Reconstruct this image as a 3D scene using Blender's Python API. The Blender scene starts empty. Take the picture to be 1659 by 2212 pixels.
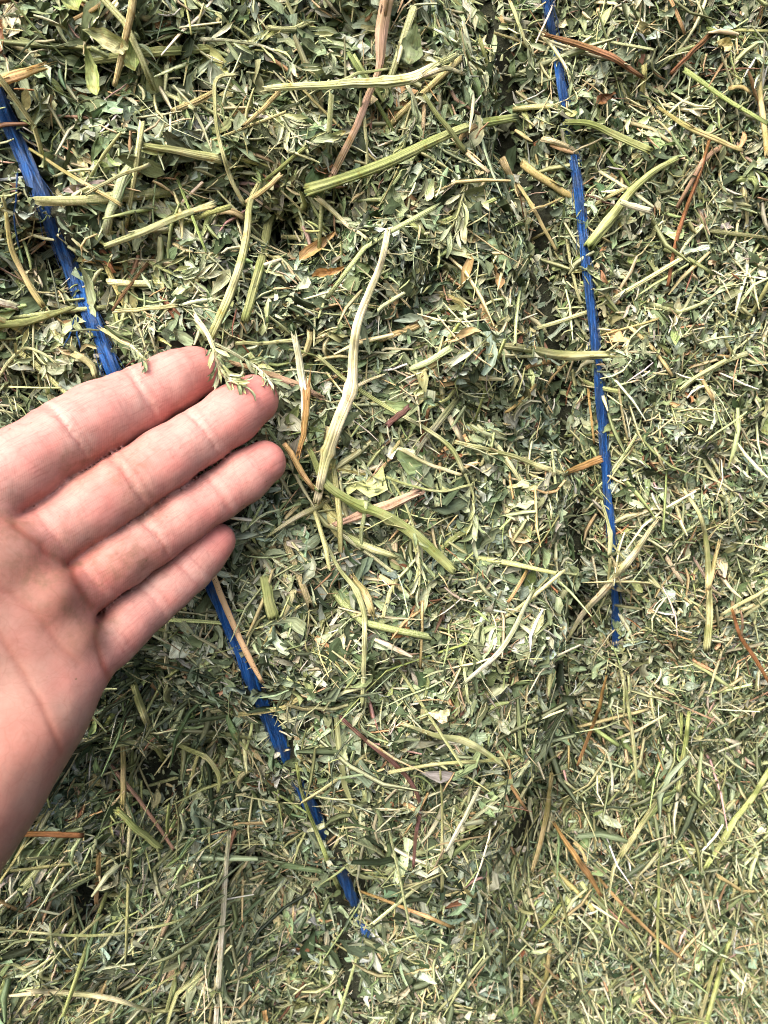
import bpy, math
import numpy as np
from mathutils import Vector, Matrix

RNG = np.random.default_rng(41)
scene = bpy.context.scene
COL = scene.collection

# ---------------------------------------------------------------- camera, sky, sun, exposure
# The front face of the bale is the vertical plane y = 0, x to the right, z up, the photographer at -y looking down at it.
_d = np.array([.19, .92, .31]); _d /= np.linalg.norm(_d)
_e = np.array([.925, -.35, .15]); _e -= _d * (_e @ _d); _e /= np.linalg.norm(_e)
_m = -np.cross(_d, _e)
RIGHT = np.array([_e[0], _m[0], -_d[0]])
DOWN = np.array([_e[1], _m[1], -_d[1]])
FWD = np.array([_e[2], _m[2], -_d[2]])
EYE = np.array([0., -.228, 0.])
FPX = 1603.0                                     # focal length for a picture 1659 wide, 2212 high
cam_d = bpy.data.cameras.new("camera")
cam_d.sensor_fit = 'VERTICAL'; cam_d.sensor_height = 36.0
cam_d.lens = 36.0 * FPX / 2212
cam_d.clip_start = .01; cam_d.clip_end = 100
cam_d.dof.use_dof = True; cam_d.dof.focus_distance = .235; cam_d.dof.aperture_fstop = 30
cam = bpy.data.objects.new("camera", cam_d); COL.objects.link(cam)
_M = Matrix.Identity(4)
for i in range(3):
    _M[i][0] = RIGHT[i]; _M[i][1] = -DOWN[i]; _M[i][2] = -FWD[i]; _M[i][3] = EYE[i]
cam.matrix_world = _M
scene.camera = cam

SUN_DIR = np.array([-.40, -.56, .93]); SUN_DIR /= np.linalg.norm(SUN_DIR)   # towards the sun
world = bpy.data.worlds.new("World"); scene.world = world; world.use_nodes = True
wn = world.node_tree.nodes; wl = world.node_tree.links
sky = wn.new('ShaderNodeTexSky'); sky.sky_type = 'NISHITA'; sky.sun_disc = False
sky.sun_elevation = math.asin(SUN_DIR[2]); sky.sun_rotation = math.atan2(SUN_DIR[0], SUN_DIR[1])
sky.air_density = 1.0; sky.dust_density = 8.0; sky.ozone_density = 0
wl.new(sky.outputs[0], wn['Background'].inputs[0]); wn['Background'].inputs[1].default_value = .15
sun_d = bpy.data.lights.new("sun", 'SUN'); sun_d.energy = 1.0; sun_d.angle = math.radians(60); sun_d.color = (1, .98, .945)
sun = bpy.data.objects.new("sun", sun_d); COL.objects.link(sun)
sun.rotation_euler = Vector(SUN_DIR).to_track_quat('Z', 'Y').to_euler()
scene.view_settings.view_transform = 'Standard'; scene.view_settings.look = 'None'
scene.view_settings.gamma = 1; scene.view_settings.use_curve_mapping = False
scene.view_settings.exposure = 1.38
scene.cycles.use_denoising = True
try: scene.cycles.denoiser = 'OPENIMAGEDENOISE'
except Exception: pass
scene.cycles.filter_width = 1.0
scene.cycles.max_bounces = 6; scene.cycles.diffuse_bounces = 3

# ---------------------------------------------------------------- helpers
def nrm(v):
    return v / (np.linalg.norm(v, axis=-1, keepdims=True) + 1e-12)

def ray(px, py):
    u = (np.asarray(px, float) - 829.5) / FPX; v = (np.asarray(py, float) - 1106) / FPX
    return u[..., None] * RIGHT + v[..., None] * DOWN + FWD

def flat_at(px, py):
    r = ray(px, py); t = -EYE[1] / r[..., 1]
    p = EYE + t[..., None] * r
    return p

def to_px(P):
    q = np.asarray(P) - EYE
    Z = q @ FWD
    return np.stack([(q @ RIGHT) / Z * FPX + 829.5, (q @ DOWN) / Z * FPX + 1106], -1), Z

def sines(seed, n, l0, l1, amp):
    r = np.random.default_rng(seed); out = []
    for _ in range(n):
        L = l0 * (l1 / l0) ** r.random(); a = r.random() * 6.283
        out.append((math.cos(a) * 6.283 / L, math.sin(a) * 6.283 / L, r.random() * 6.283, amp * (L / l1) ** .8))
    return out
LUMPS = sines(3, 34, .010, .055, .0014)

# hollows and swellings of the face, given where the photograph shows them: picture x, y, radius in mm, height in mm
BUMPS = [(1360, 1420, 17, -14), (1255, 1960, 24, -26), (1235, 2080, 26, -18), (815, 2130, 22, -24), (620, 2212, 40, -10),
         (300, 1880, 45, -9), (420, 2010, 40, -7), (130, 1980, 30, -4), (90, 560, 16, -7), (60, 900, 25, -8), (150, 1800, 30, -9),
         (560, 460, 12, -4), (600, 500, 10, -5), (650, 500, 8, -4), (1120, 1350, 30, 5), (900, 700, 45, 4), (820, 1500, 45, 5),
         (1480, 900, 40, 3), (1480, 1900, 60, 7), (1000, 1750, 45, 6), (1500, 300, 40, 3), (330, 2150, 50, 8), (960, 2080, 40, 6),
         (1120, 900, 20, -4), (1180, 300, 15, -5), (1290, 1420, 12, -7), (1330, 1700, 30, -8)]
BP = [(flat_at(b[0], b[1]), b[2] * .001, b[3] * .0014) for b in BUMPS]

PITS = [(1250, 1965, 12, 38), (1268, 2045, 9, 26), (1232, 1890, 7, 16), (820, 2120, 11, 32), (835, 2060, 7, 16), (1352, 1425, 8, 20), (1345, 1372, 6, 13), (617, 497, 4.5, 9), (330, 1900, 16, 15), (190, 1800, 9, 15),
        (1120, 1470, 6, 8), (700, 1095, 4, 6), (60, 530, 6, 9), (30, 850, 7, 9), (480, 1760, 9, 10), (1540, 1640, 8, 9), (160, 2190, 12, 14), (560, 2150, 12, 14), (640, 470, 4, 7)]
PT = [(flat_at(b[0], b[1]), b[2] * .001, b[3] * .0013) for b in PITS]

TWINE_L = [(-180, -200), (-70, 60), (-28, 160), (10, 248), (64, 365), (120, 500), (178, 640), (240, 790), (345, 1020), (455, 1255), (545, 1470), (650, 1700), (752, 1920), (790, 2010), (800, 2185), (806, 2300)]
TWINE_R = [(1140, -250), (1165, -90), (1180, 0), (1212, 180), (1240, 350), (1265, 560), (1290, 800), (1312, 1060), (1325, 1220), (1330, 1330), (1318, 1570), (1296, 1660), (1272, 1800), (1255, 1930), (1245, 2100)]
def smooth_curve(pts, n):
    pts = np.asarray(pts, float)
    s = np.r_[0, np.cumsum(np.linalg.norm(np.diff(pts, axis=0), axis=1))]
    u = np.linspace(0, s[-1], n)
    m = np.gradient(pts, s, axis=0)
    i = np.clip(np.searchsorted(s, u, side='right') - 1, 0, len(s) - 2)
    h = (s[i + 1] - s[i])[:, None]; t = ((u - s[i]) / (s[i + 1] - s[i]))[:, None]
    return ((2*t**3 - 3*t**2 + 1) * pts[i] + (t**3 - 2*t**2 + t) * h * m[i] + (-2*t**3 + 3*t**2) * pts[i + 1] + (t**3 - t**2) * h * m[i + 1])
def line_x(line):
    c = smooth_curve([flat_at(*p)[[0, 2]] for p in line], 200)
    o = np.argsort(c[:, 1]); return c[o, 1], c[o, 0]
LZ, LX = line_x(TWINE_L); RZ, RX = line_x(TWINE_R)

def pit(x, z):
    g = 0
    for p, r, a in PT: g = g + a * np.exp(-(((x - p[0])**2 + ((z - p[2]) * .8)**2) / r**2)**1.6)
    return g

def height(x, z):
    """how far the face of the bale stands out of its plane, in metres"""
    x = np.asarray(x, float); z = np.asarray(z, float)
    h = np.zeros(np.broadcast(x, z).shape)
    for kx, kz, ph, a in LUMPS:
        h = h + a * np.sin(kx * x + kz * z + ph)
    for p, r, a in BP:
        h = h + a * np.exp(-((x - p[0])**2 + (z - p[2])**2) / r**2)
    dl = x - np.interp(z, LZ, LX); dr = x - np.interp(z, RZ, RX)
    h = h - pit(x, z)
    h = h - .0025 * np.exp(-(dl / .008)**2) - .007 * np.exp(-(dr / .010)**2)
    h = h - (.006 + .020 * np.clip((-z - .06) / .10, 0, 1)) / (1 + np.exp(np.clip((dl + .009) / .005, -30, 30)))                # the flank left of the left twine lies lower
    sm = np.clip((dr + .036) / .032, 0, 1); h = h - .021 * sm * sm * (3 - 2 * sm)                # the middle swells out and rounds off towards the right twine
    h = h + .005 / (1 + np.exp(-np.clip((dr - .012) / .005, -30, 30)))
    h = h - .30 * np.clip(z + .12, 0, None)**1.2 * .35 - .85 * np.clip(-z - .06, 0, .2)**2 - .20 * np.clip(-z - .26, 0, None)   # rounded: leans back at the top and under at the bottom
    return h

def surf(px, py, lift=0.0):
    """the point of the hay face seen at a picture point"""
    r = ray(px, py); t = -EYE[1] / r[..., 1]
    for _ in range(25):
        P = EYE + t[..., None] * r
        t = t * .5 + .5 * (-EYE[1] - height(P[..., 0], P[..., 2]) - lift) / r[..., 1]
    return EYE + t[..., None] * r

def set_props(o, label=None, cat=None, group=None, kind=None):
    if label: o['label'] = label
    if cat: o['category'] = cat
    if group: o['group'] = group
    if kind: o['kind'] = kind
    return o

def make_mesh(name, V, F, mat, col=None, uv=None, smooth=True):
    """V n x 3, F list/array of quads (or triangles) ; col per vertex ; uv per vertex"""
    V = np.ascontiguousarray(V, np.float32); F = np.ascontiguousarray(F, np.int32)
    k = F.shape[1]; nf = len(F)
    me = bpy.data.meshes.new(name)
    me.vertices.add(len(V)); me.vertices.foreach_set('co', V.ravel())
    me.loops.add(nf * k); me.loops.foreach_set('vertex_index', F.ravel())
    me.polygons.add(nf); me.polygons.foreach_set('loop_start', np.arange(0, nf * k, k, dtype=np.int32))
    if uv is not None:
        l = me.uv_layers.new(name='uv'); l.data.foreach_set('uv', np.ascontiguousarray(uv, np.float32)[F.ravel()].ravel())
    if col is not None:
        a = me.attributes.new('col', 'FLOAT_COLOR', 'POINT')
        c = np.ones((len(V), 4), np.float32); c[:, :col.shape[1]] = col
        a.data.foreach_set('color', c.ravel())
    me.update(calc_edges=True); me.validate()
    if smooth: me.polygons.foreach_set('use_smooth', np.ones(len(me.polygons), bool))
    me.materials.append(mat)
    return me

def link(name, me, parent=None):
    o = bpy.data.objects.new(name, me); COL.objects.link(o)
    if parent is not None: o.parent = parent
    return o

def empty(name, loc):
    o = bpy.data.objects.new(name, None); COL.objects.link(o); o.location = loc; o.empty_display_size = .01
    return o

# ---------------------------------------------------------------- materials
def new_mat(name):
    m = bpy.data.materials.new(name); m.use_nodes = True
    nt = m.node_tree; b = nt.nodes['Principled BSDF']
    return m, nt, b
def node(nt, t, **kw):
    n = nt.nodes.new(t)
    for k, v in kw.items(): setattr(n, k, v)
    return n
def mixc(nt, mode, fac, a, b):
    n = nt.nodes.new('ShaderNodeMix'); n.data_type = 'RGBA'; n.blend_type = mode
    for s, v in ((0, fac), (6, a), (7, b)):
        if hasattr(v, 'links'): nt.links.new(v, n.inputs[s])
        else: n.inputs[s].default_value = v
    return n.outputs[2]
def noise(nt, scale, detail=3, vec=None, rough=.6):
    n = nt.nodes.new('ShaderNodeTexNoise'); n.inputs['Scale'].default_value = scale
    n.inputs['Detail'].default_value = detail; n.inputs['Roughness'].default_value = rough
    if vec is not None: nt.links.new(vec, n.inputs['Vector'])
    return n.outputs[0]
def ramp(nt, x, lo, hi, a=(0, 0, 0, 1), b=(1, 1, 1, 1)):
    n = nt.nodes.new('ShaderNodeValToRGB'); nt.links.new(x, n.inputs[0])
    n.color_ramp.elements[0].position = lo; n.color_ramp.elements[0].color = a
    n.color_ramp.elements[1].position = hi; n.color_ramp.elements[1].color = b
    return n.outputs[0]
def bump(nt, b, h, strength, dist):
    n = nt.nodes.new('ShaderNodeBump'); n.inputs['Strength'].default_value = strength; n.inputs['Distance'].default_value = dist
    nt.links.new(h, n.inputs['Height']); nt.links.new(n.outputs[0], b.inputs['Normal'])

def plant_mat(name, source, streak_x, streak_y, rough=.6, spec=.3, relief=.5):
    """dry plant stuff: own colour (per piece) with veins and fibre streaks along the piece and a few blotches"""
    m, nt, b = new_mat(name)
    if source == 'attr':
        a = node(nt, 'ShaderNodeAttribute', attribute_name='col'); c = a.outputs['Color']
    else:
        a = node(nt, 'ShaderNodeObjectInfo'); c = a.outputs['Color']
    uv = node(nt, 'ShaderNodeUVMap', uv_map='uv')
    mp = node(nt, 'ShaderNodeMapping'); mp.inputs['Scale'].default_value = (streak_x, streak_y, 1)
    nt.links.new(uv.outputs[0], mp.inputs[0])
    tc = node(nt, 'ShaderNodeTexCoord')
    st = noise(nt, 1.0, 4, mp.outputs[0])
    blot = noise(nt, 420, 3, tc.outputs['Object'])
    c = mixc(nt, 'MULTIPLY', .85, c, ramp(nt, st, .32, .66, (.38, .37, .31, 1), (1.36, 1.36, 1.38, 1)))
    c = mixc(nt, 'MIX', ramp(nt, blot, .58, .74), c, mixc(nt, 'MULTIPLY', 1, c, (.8, .62, .42, 1)))
    if source == 'obj':
        big = noise(nt, 85, 3, tc.outputs['Object'])
        c = mixc(nt, 'MIX', ramp(nt, big, .38, .62), mixc(nt, 'MULTIPLY', 1, c, (.68, .74, .5, 1)), mixc(nt, 'MULTIPLY', 1, c, (1.12, 1.08, 1.02, 1)))
    nt.links.new(c, b.inputs['Base Color'])
    b.inputs['Roughness'].default_value = rough; b.inputs['Specular IOR Level'].default_value = spec
    bump(nt, b, st, relief, .0004 + .0004 * (relief > .8))
    return m
M_LEAF = plant_mat('dry_leaf', 'attr', 3, 1.6, .62, .25)
M_LEAFOBJ = plant_mat('dry_leaf_piece', 'obj', 6, 2, .5, .4)
M_STEM = plant_mat('dry_stem', 'obj', 6, .10, .65, .2, 1.0)
M_FIBRE = plant_mat('dry_fibre', 'attr', 5, .5, .5, .4)

def twig_mat():
    m, nt, b = new_mat('speckled_stalk')
    a = node(nt, 'ShaderNodeObjectInfo')
    tc = node(nt, 'ShaderNodeTexCoord')
    v = node(nt, 'ShaderNodeTexVoronoi'); v.inputs['Scale'].default_value = 1500; nt.links.new(tc.outputs['Object'], v.inputs[0])
    n = noise(nt, 260, 3, tc.outputs['Object'])
    dots = ramp(nt, v.outputs['Distance'], .16, .3, (1, 1, 1, 1), (0, 0, 0, 1))
    dots = mixc(nt, 'MULTIPLY', 1, dots, ramp(nt, n, .42, .55))
    c = mixc(nt, 'MIX', dots, a.outputs['Color'], (.03, .015, .012, 1))
    nt.links.new(c, b.inputs['Base Color']); b.inputs['Roughness'].default_value = .55
    bump(nt, b, n, .4, .0004)
    return m
M_SPECK = twig_mat()

def twine_mat():
    m, nt, b = new_mat('blue_polypropylene')
    uv = node(nt, 'ShaderNodeUVMap', uv_map='uv')
    mp = node(nt, 'ShaderNodeMapping'); mp.inputs['Scale'].default_value = (38, 1.4, 1); nt.links.new(uv.outputs[0], mp.inputs[0])
    st = noise(nt, 1, 5, mp.outputs[0], .7)
    c = ramp(nt, st, .3, .75, (.006, .035, .2, 1), (.03, .2, .62, 1))
    tc = node(nt, 'ShaderNodeTexCoord')
    du = noise(nt, 160, 5, tc.outputs['Object'])
    c = mixc(nt, 'MIX', ramp(nt, du, .5, .85), c, (.13, .16, .15, 1))
    nt.links.new(c, b.inputs['Base Color'])
    b.inputs['Roughness'].default_value = .36; b.inputs['Specular IOR Level'].default_value = .5
    bump(nt, b, st, 1.0, .0012)
    return m
M_TWINE = twine_mat()

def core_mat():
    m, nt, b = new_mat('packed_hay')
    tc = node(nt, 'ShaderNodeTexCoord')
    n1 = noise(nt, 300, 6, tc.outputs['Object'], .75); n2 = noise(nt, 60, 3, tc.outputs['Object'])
    c = ramp(nt, n1, .35, .7, (.009, .012, .006, 1), (.06, .07, .037, 1))  # near black: the shade in the gaps between pieces is put into this colour
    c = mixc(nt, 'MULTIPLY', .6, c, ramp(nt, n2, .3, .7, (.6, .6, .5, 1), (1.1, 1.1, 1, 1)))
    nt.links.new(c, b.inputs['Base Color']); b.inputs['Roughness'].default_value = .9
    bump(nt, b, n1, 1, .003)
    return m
M_CORE = core_mat()

def skin_mat():
    m, nt, b = new_mat('skin')
    a = node(nt, 'ShaderNodeAttribute', attribute_name='col'); tc = node(nt, 'ShaderNodeTexCoord')
    n1 = noise(nt, 90, 4, tc.outputs['Object']); n2 = noise(nt, 650, 3, tc.outputs['Object']); n3 = noise(nt, 260, 4, tc.outputs['Object'], .7)
    c = mixc(nt, 'MULTIPLY', .55, a.outputs['Color'], ramp(nt, n1, .32, .7, (1.1, .84, .82, 1), (.96, 1.08, 1.05, 1)))
    c = mixc(nt, 'MULTIPLY', .35, c, ramp(nt, n2, .3, .7, (.82, .78, .76, 1), (1.1, 1.12, 1.12, 1)))
    d = node(nt, 'ShaderNodeAttribute', attribute_name='dirt')
    dm = mixc(nt, 'MULTIPLY', 1, ramp(nt, n3, .45, .66), d.outputs['Color'])
    c = mixc(nt, 'MIX', dm, c, (.17, .1, .06, 1))
    uvw = node(nt, 'ShaderNodeUVMap', uv_map='uv'); mpw = node(nt, 'ShaderNodeMapping'); mpw.inputs['Scale'].default_value = (1.9, .16, 1)
    nt.links.new(uvw.outputs[0], mpw.inputs[0]); wr = noise(nt, 1, 5, mpw.outputs[0], .65)
    wf = node(nt, 'ShaderNodeMath', operation='MULTIPLY'); wf.inputs[1].default_value = .5; nt.links.new(a.outputs['Alpha'], wf.inputs[0])
    c = mixc(nt, 'MULTIPLY', wf.outputs[0], c, ramp(nt, wr, .34, .5, (.72, .6, .56, 1), (1.04, 1.03, 1.03, 1)))
    vs = node(nt, 'ShaderNodeTexVoronoi'); vs.inputs['Scale'].default_value = 260; nt.links.new(tc.outputs['Object'], vs.inputs[0])
    sp = mixc(nt, 'MULTIPLY', 1, ramp(nt, vs.outputs['Distance'], .05, .11, (1, 1, 1, 1), (0, 0, 0, 1)), ramp(nt, n3, .52, .6))
    c = mixc(nt, 'MIX', sp, c, (.16, .10, .06, 1))
    dn = node(nt, 'ShaderNodeTexNoise'); dn.inputs['Scale'].default_value = 70; dn.inputs['Detail'].default_value = 3; nt.links.new(tc.outputs['Object'], dn.inputs['Vector'])
    dv = node(nt, 'ShaderNodeVectorMath', operation='MULTIPLY_ADD'); dv.inputs[1].default_value = (.012, .012, .012)
    nt.links.new(dn.outputs['Color'], dv.inputs[0]); nt.links.new(tc.outputs['Object'], dv.inputs[2])
    for scl, wid, amt in ((110, .03, .17), (330, .05, .13)):
        ve = node(nt, 'ShaderNodeTexVoronoi', feature='DISTANCE_TO_EDGE'); ve.inputs['Scale'].default_value = scl; nt.links.new(dv.outputs[0], ve.inputs['Vector'])
        c = mixc(nt, 'MULTIPLY', amt, c, ramp(nt, ve.outputs['Distance'], 0, wid, (.62, .45, .4, 1), (1, 1, 1, 1)))
    nt.links.new(c, b.inputs['Base Color'])
    b.inputs['Roughness'].default_value = .58; b.inputs['Specular IOR Level'].default_value = .35
    b.inputs['Subsurface Weight'].default_value = .12; b.inputs['Subsurface Radius'].default_value = (.0036, .0014, .0008)
    b.inputs['Subsurface Scale'].default_value = 1.0
    # friction ridges follow the finger coordinates kept in the uv map
    uv = node(nt, 'ShaderNodeUVMap', uv_map='uv')
    w = node(nt, 'ShaderNodeTexWave'); w.wave_type = 'BANDS'; w.bands_direction = 'Y'
    w.inputs['Scale'].default_value = .58; w.inputs['Distortion'].default_value = 7; w.inputs['Detail'].default_value = 2; w.inputs['Detail Scale'].default_value = .12
    nt.links.new(uv.outputs[0], w.inputs['Vector'])
    mm = node(nt, 'ShaderNodeMath', operation='MULTIPLY_ADD'); mm.inputs[1].default_value = .45
    wm = node(nt, 'ShaderNodeMath', operation='MULTIPLY'); nt.links.new(w.outputs['Fac'], wm.inputs[0]); nt.links.new(a.outputs['Alpha'], wm.inputs[1])
    nt.links.new(wm.outputs[0], mm.inputs[0]); nt.links.new(n2, mm.inputs[2])
    bump(nt, b, mm.outputs[0], .12, .0004)
    return m
M_SKIN = skin_mat()

# ---------------------------------------------------------------- the hand (distance field in the camera's own axes, mm, then meshed and moved to the world)
def hp(cx, cy, Z):            # point in the hand's close-up crop -> camera mm
    sx = cx / 1.3825; sy = cy / 1.3825 + 1300
    f = FPX * 3000 / 1659
    return np.array([(sx - 1500) / f * Z, (sy - 2000) / f * Z, Z])

FING = {  # centre line and radius (mm) from inside the palm to the tip, then where the creases sit (index into the points)
    'index':  [(-260, 1010, 185, 10.5), (-60, 850, 188, 10.6), (130, 730, 192, 10.3), (345, 580, 198, 10.2), (540, 470, 203, 9.7), (745, 362, 208, 9.1), (930, 268, 212, 8.3), (1052, 218, 216, 7.3)],
    'middle': [(-60, 1290, 186, 9.6), (90, 1210, 190, 9.6), (280, 1085, 194, 9.3), (480, 955, 198, 9.3), (690, 815, 202, 9.2), (890, 690, 206, 8.8), (1085, 560, 210, 8.4), (1250, 450, 213, 8.2), (1372, 366, 216, 7.2)],
    'ring':   [(130, 1555, 190, 8.6), (310, 1450, 195, 8.7), (480, 1335, 199, 8.6), (640, 1222, 203, 8.5), (812, 1098, 207, 8.4), (990, 985, 211, 8.0), (1165, 880, 214, 7.7), (1320, 775, 217, 7.4), (1428, 704, 219, 6.5)],
    'pinky':  [(300, 1870, 193, 8.0), (450, 1770, 198, 8.0), (580, 1660, 203, 7.7), (690, 1560, 206, 7.5), (800, 1462, 210, 7.3), (905, 1375, 213, 7.0), (1000, 1290, 215, 6.8), (1090, 1190, 218, 6.6), (1158, 1122, 219, 6.1)],
}
CREASE = {'index': [(3, .9), (5, .8)], 'middle': [(4, .9), (6, .8), (2, .5)], 'ring': [(4, .8), (6, .7), (2, .5)], 'pinky': [(4, .7), (6, .7), (2, .6)]}
FP = {k: np.array([np.r_[hp(*q[:3]), q[3]] for q in v]) for k, v in FING.items()}

def vnoise(P, scale, seed):
    p = np.asarray(P) / scale; i = np.floor(p).astype(np.int64); f = p - i; f = f * f * (3 - 2 * f)
    def h(a):
        n = (a[..., 0] * 73856093) ^ (a[..., 1] * 19349663) ^ (a[..., 2] * 83492791) ^ (seed * 2654435761)
        n = (n ^ (n >> 13)) * 1274126177 & 0x7fffffff
        return ((n ^ (n >> 16)) & 0xffff) / 65535.0
    r = 0
    for a in (0, 1):
        for b in (0, 1):
            for c in (0, 1):
                w = (f[..., 0] if a else 1 - f[..., 0]) * (f[..., 1] if b else 1 - f[..., 1]) * (f[..., 2] if c else 1 - f[..., 2])
                r = r + w * h(i + np.array([a, b, c]))
    return r

def smin(a, b, k):
    h = np.clip(.5 + .5 * (b - a) / k, 0, 1)
    return b * (1 - h) + a * h - k * h * (1 - h)

def seg(P, a, b, ra, rb):
    ba = (b - a).astype(np.float32); L2 = ba @ ba
    pa = P - a.astype(np.float32)
    t = np.clip((pa @ ba) / L2, 0, 1)
    q = pa - t[..., None] * ba
    return np.sqrt((q * q).sum(-1)) - (ra + (rb - ra) * t), t

def finger(P, key, want_s=False):
    pts = FP[key]; best = None; s_at = None; s0 = 0; near = None
    S = np.r_[0, np.cumsum(np.linalg.norm(np.diff(pts[:, :3], axis=0), axis=1))]
    for i in range(len(pts) - 1):
        d, t = seg(P, pts[i, :3], pts[i + 1, :3], pts[i, 3], pts[i + 1, 3])
        s = (S[i] + t * (S[i + 1] - S[i])).astype(np.float32)
        if best is None: best, s_at, near = d, s, d.copy()
        else:
            s_at = np.where(d < near, s, s_at); near = np.minimum(near, d); best = smin(best, d, 2.0)
    cr = [(S[i], w) for i, w in CREASE[key]]
    # soft pads between the creases, on the palm side
    axis_z = np.interp(s_at, S, pts[:, 2]); rad = np.interp(s_at, S, pts[:, 3])
    palmar = np.clip((axis_z - P[..., 2]) / rad, 0, 1)
    k = np.ones_like(best)
    for sc, w in cr: k *= 1 - .95 * np.exp(-((s_at - sc) / 4.2)**2)
    best = best - .85 * k * palmar
    for sc, w in cr:
        best = best + w * .75 * np.exp(-((s_at - sc) / .75)**2) * np.clip(palmar * 1.6, 0, 1)
        best = best + w * .35 * np.exp(-((s_at - sc - 2.6) / .6)**2) * palmar
    return (best, s_at, S, cr, palmar) if want_s else best

WR = hp(-1000, 2900, 178); WU = hp(-520, 3150, 176)               # radial and ulnar side of the wrist
ARM = hp(-2300, 4200, 150); ARM2 = hp(-1900, 4700, 152)
def palm(P):
    d = None
    def add(a, b, ra, rb, k):
        nonlocal d
        q, _ = seg(P, a, b, ra, rb)
        d = q if d is None else smin(d, q, k)
    mc = [FP[k][0, :3] for k in ('index', 'middle', 'ring', 'pinky')]
    wr = [WR + (WU - WR) * t for t in (0, .33, .66, 1)]
    for a, b, ra in zip(wr, mc, (11.5, 11, 10.5, 10)):
        add(a, b, 13.5, ra, 9)
    add(mc[0], mc[1], 10, 9.6, 8); add(mc[1], mc[2], 9.6, 9, 8); add(mc[2], mc[3], 9, 8.2, 8)
    add(hp(-470, 2900, 171), hp(255, 1960, 196), 15, 9.5, 8)       # the heel of the hand on the little finger's side
    add(hp(-250, 2600, 172), hp(180, 2100, 186), 14, 10, 10)
    add(hp(-1050, 2500, 168), hp(-760, 1700, 166), 17, 12, 12)     # ball of the thumb
    for a, r in ((hp(90, 1185, 182), 4.6), (hp(300, 1400, 186), 5), (hp(-75, 1130, 179), 5), (hp(420, 1650, 191), 5)):
        add(a, a + .1, r, r, 7)                                    # pads below the fingers
    add(WR, ARM, 16, 24, 10); add(WU, ARM2, 16, 24, 10); add((WR + WU) / 2, (ARM + ARM2) / 2, 18, 27, 10)
    return d
THUMB = [hp(-1050, 2300, 168), hp(-900, 1750, 163), hp(-800, 1250, 158), hp(-760, 850, 156)]
def palm_lines(P):
    # two long folds across the palm and the fold at the little finger's root
    out = 0
    for line, w in (([(-200, 1480), (0, 1640), (120, 1830), (230, 2010), (330, 2260)], .5), ([(-150, 1330), (60, 1410), (230, 1560), (330, 1700), (430, 1790)], .35),
                    ([(545, 1520), (520, 1640), (560, 1790), (600, 1880)], .9), ([(80, 1040), (150, 1100), (230, 1150)], .9), ([(240, 1180), (330, 1230), (390, 1265)], .7), ([(380, 1260), (400, 1330), (440, 1400), (500, 1480)], .8)):
        q = [hp(x, y, 180) for x, y in line]
        # compare directions from the lens: the folds are thin, so the depth used does not matter
        Pn = P[..., :2] / P[..., 2:3] * 180
        best = None
        for a, b in zip(q[:-1], q[1:]):
            a2, b2 = a[:2], b[:2]; ba = b2 - a2
            t = np.clip(((Pn - a2) @ ba) / (ba @ ba), 0, 1)
            dd = np.sqrt((((Pn - a2) - t[..., None] * ba)**2).sum(-1))
            best = dd if best is None else np.minimum(best, dd)
        out = out + w * np.exp(-(best / .75)**2) + .35 * w * np.exp(-(best / 2.6)**2)
    return out
def hand_sdf(P):
    f = None
    for k in FP:
        d = finger(P, k)
        if f is None: f = d
        else:
            g = np.exp(-((f - d) / 2.1)**2) * np.exp(-np.clip(-(f + d) * .5 - 1.5, 0, None) / 3)
            f = np.minimum(f, d) + .75 * g
    p = palm(P)
    t = None
    for a, b, ra, rb in zip(THUMB[:-1], THUMB[1:], (13, 11, 10), (11, 10, 7.5)):
        q, _ = seg(P, a, b, ra, rb); t = q if t is None else smin(t, q, 3)
    p = smin(p, t, 8)
    d = smin(p, f, 4.5)
    return d

def surface_nets(F, org, h):
    ins = F < 0
    nx, ny, nz = F.shape
    cnt = np.zeros((nx-1, ny-1, nz-1), np.int8)
    for a in (0, 1):
        for b in (0, 1):
            for c in (0, 1):
                cnt += ins[a:nx-1+a, b:ny-1+b, c:nz-1+c]
    act = (cnt > 0) & (cnt < 8)
    idx = -np.ones(act.shape, np.int64); ijk = np.argwhere(act); idx[act] = np.arange(len(ijk))
    acc = np.zeros((len(ijk), 3)); n = np.zeros(len(ijk))
    for ax in range(3):
        o1, o2 = [k for k in range(3) if k != ax]
        for a in (0, 1):
            for b in (0, 1):
                p = ijk.copy(); p[:, o1] += a; p[:, o2] += b
                q = p.copy(); q[:, ax] += 1
                fa = F[p[:, 0], p[:, 1], p[:, 2]]; fb = F[q[:, 0], q[:, 1], q[:, 2]]
                mk = (fa < 0) != (fb < 0)
                t = np.where(mk, fa / np.where(mk, fa - fb, 1), 0)
                pt = p.astype(float); pt[:, ax] += t
                acc += np.where(mk[:, None], pt, 0); n += mk
    V = org + acc / n[:, None] * h
    faces = []
    for ax in range(3):
        o1, o2 = (ax + 1) % 3, (ax + 2) % 3
        sl0 = [slice(1, -1)] * 3; sl0[ax] = slice(0, -1)
        sl1 = list(sl0); sl1[ax] = slice(1, None)
        A = ins[tuple(sl0)]; B = ins[tuple(sl1)]
        e = np.argwhere(A != B)
        g = e + 1; g[:, ax] -= 1
        flip = A[e[:, 0], e[:, 1], e[:, 2]]
        def cell(da, db):
            c = g.copy(); c[:, o1] -= da; c[:, o2] -= db
            return idx[c[:, 0], c[:, 1], c[:, 2]]
        q = np.stack([cell(1, 1), cell(0, 1), cell(0, 0), cell(1, 0)], -1)
        q[~flip] = q[~flip][:, ::-1]
        faces.append(q)
    return V, np.concatenate(faces)

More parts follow.
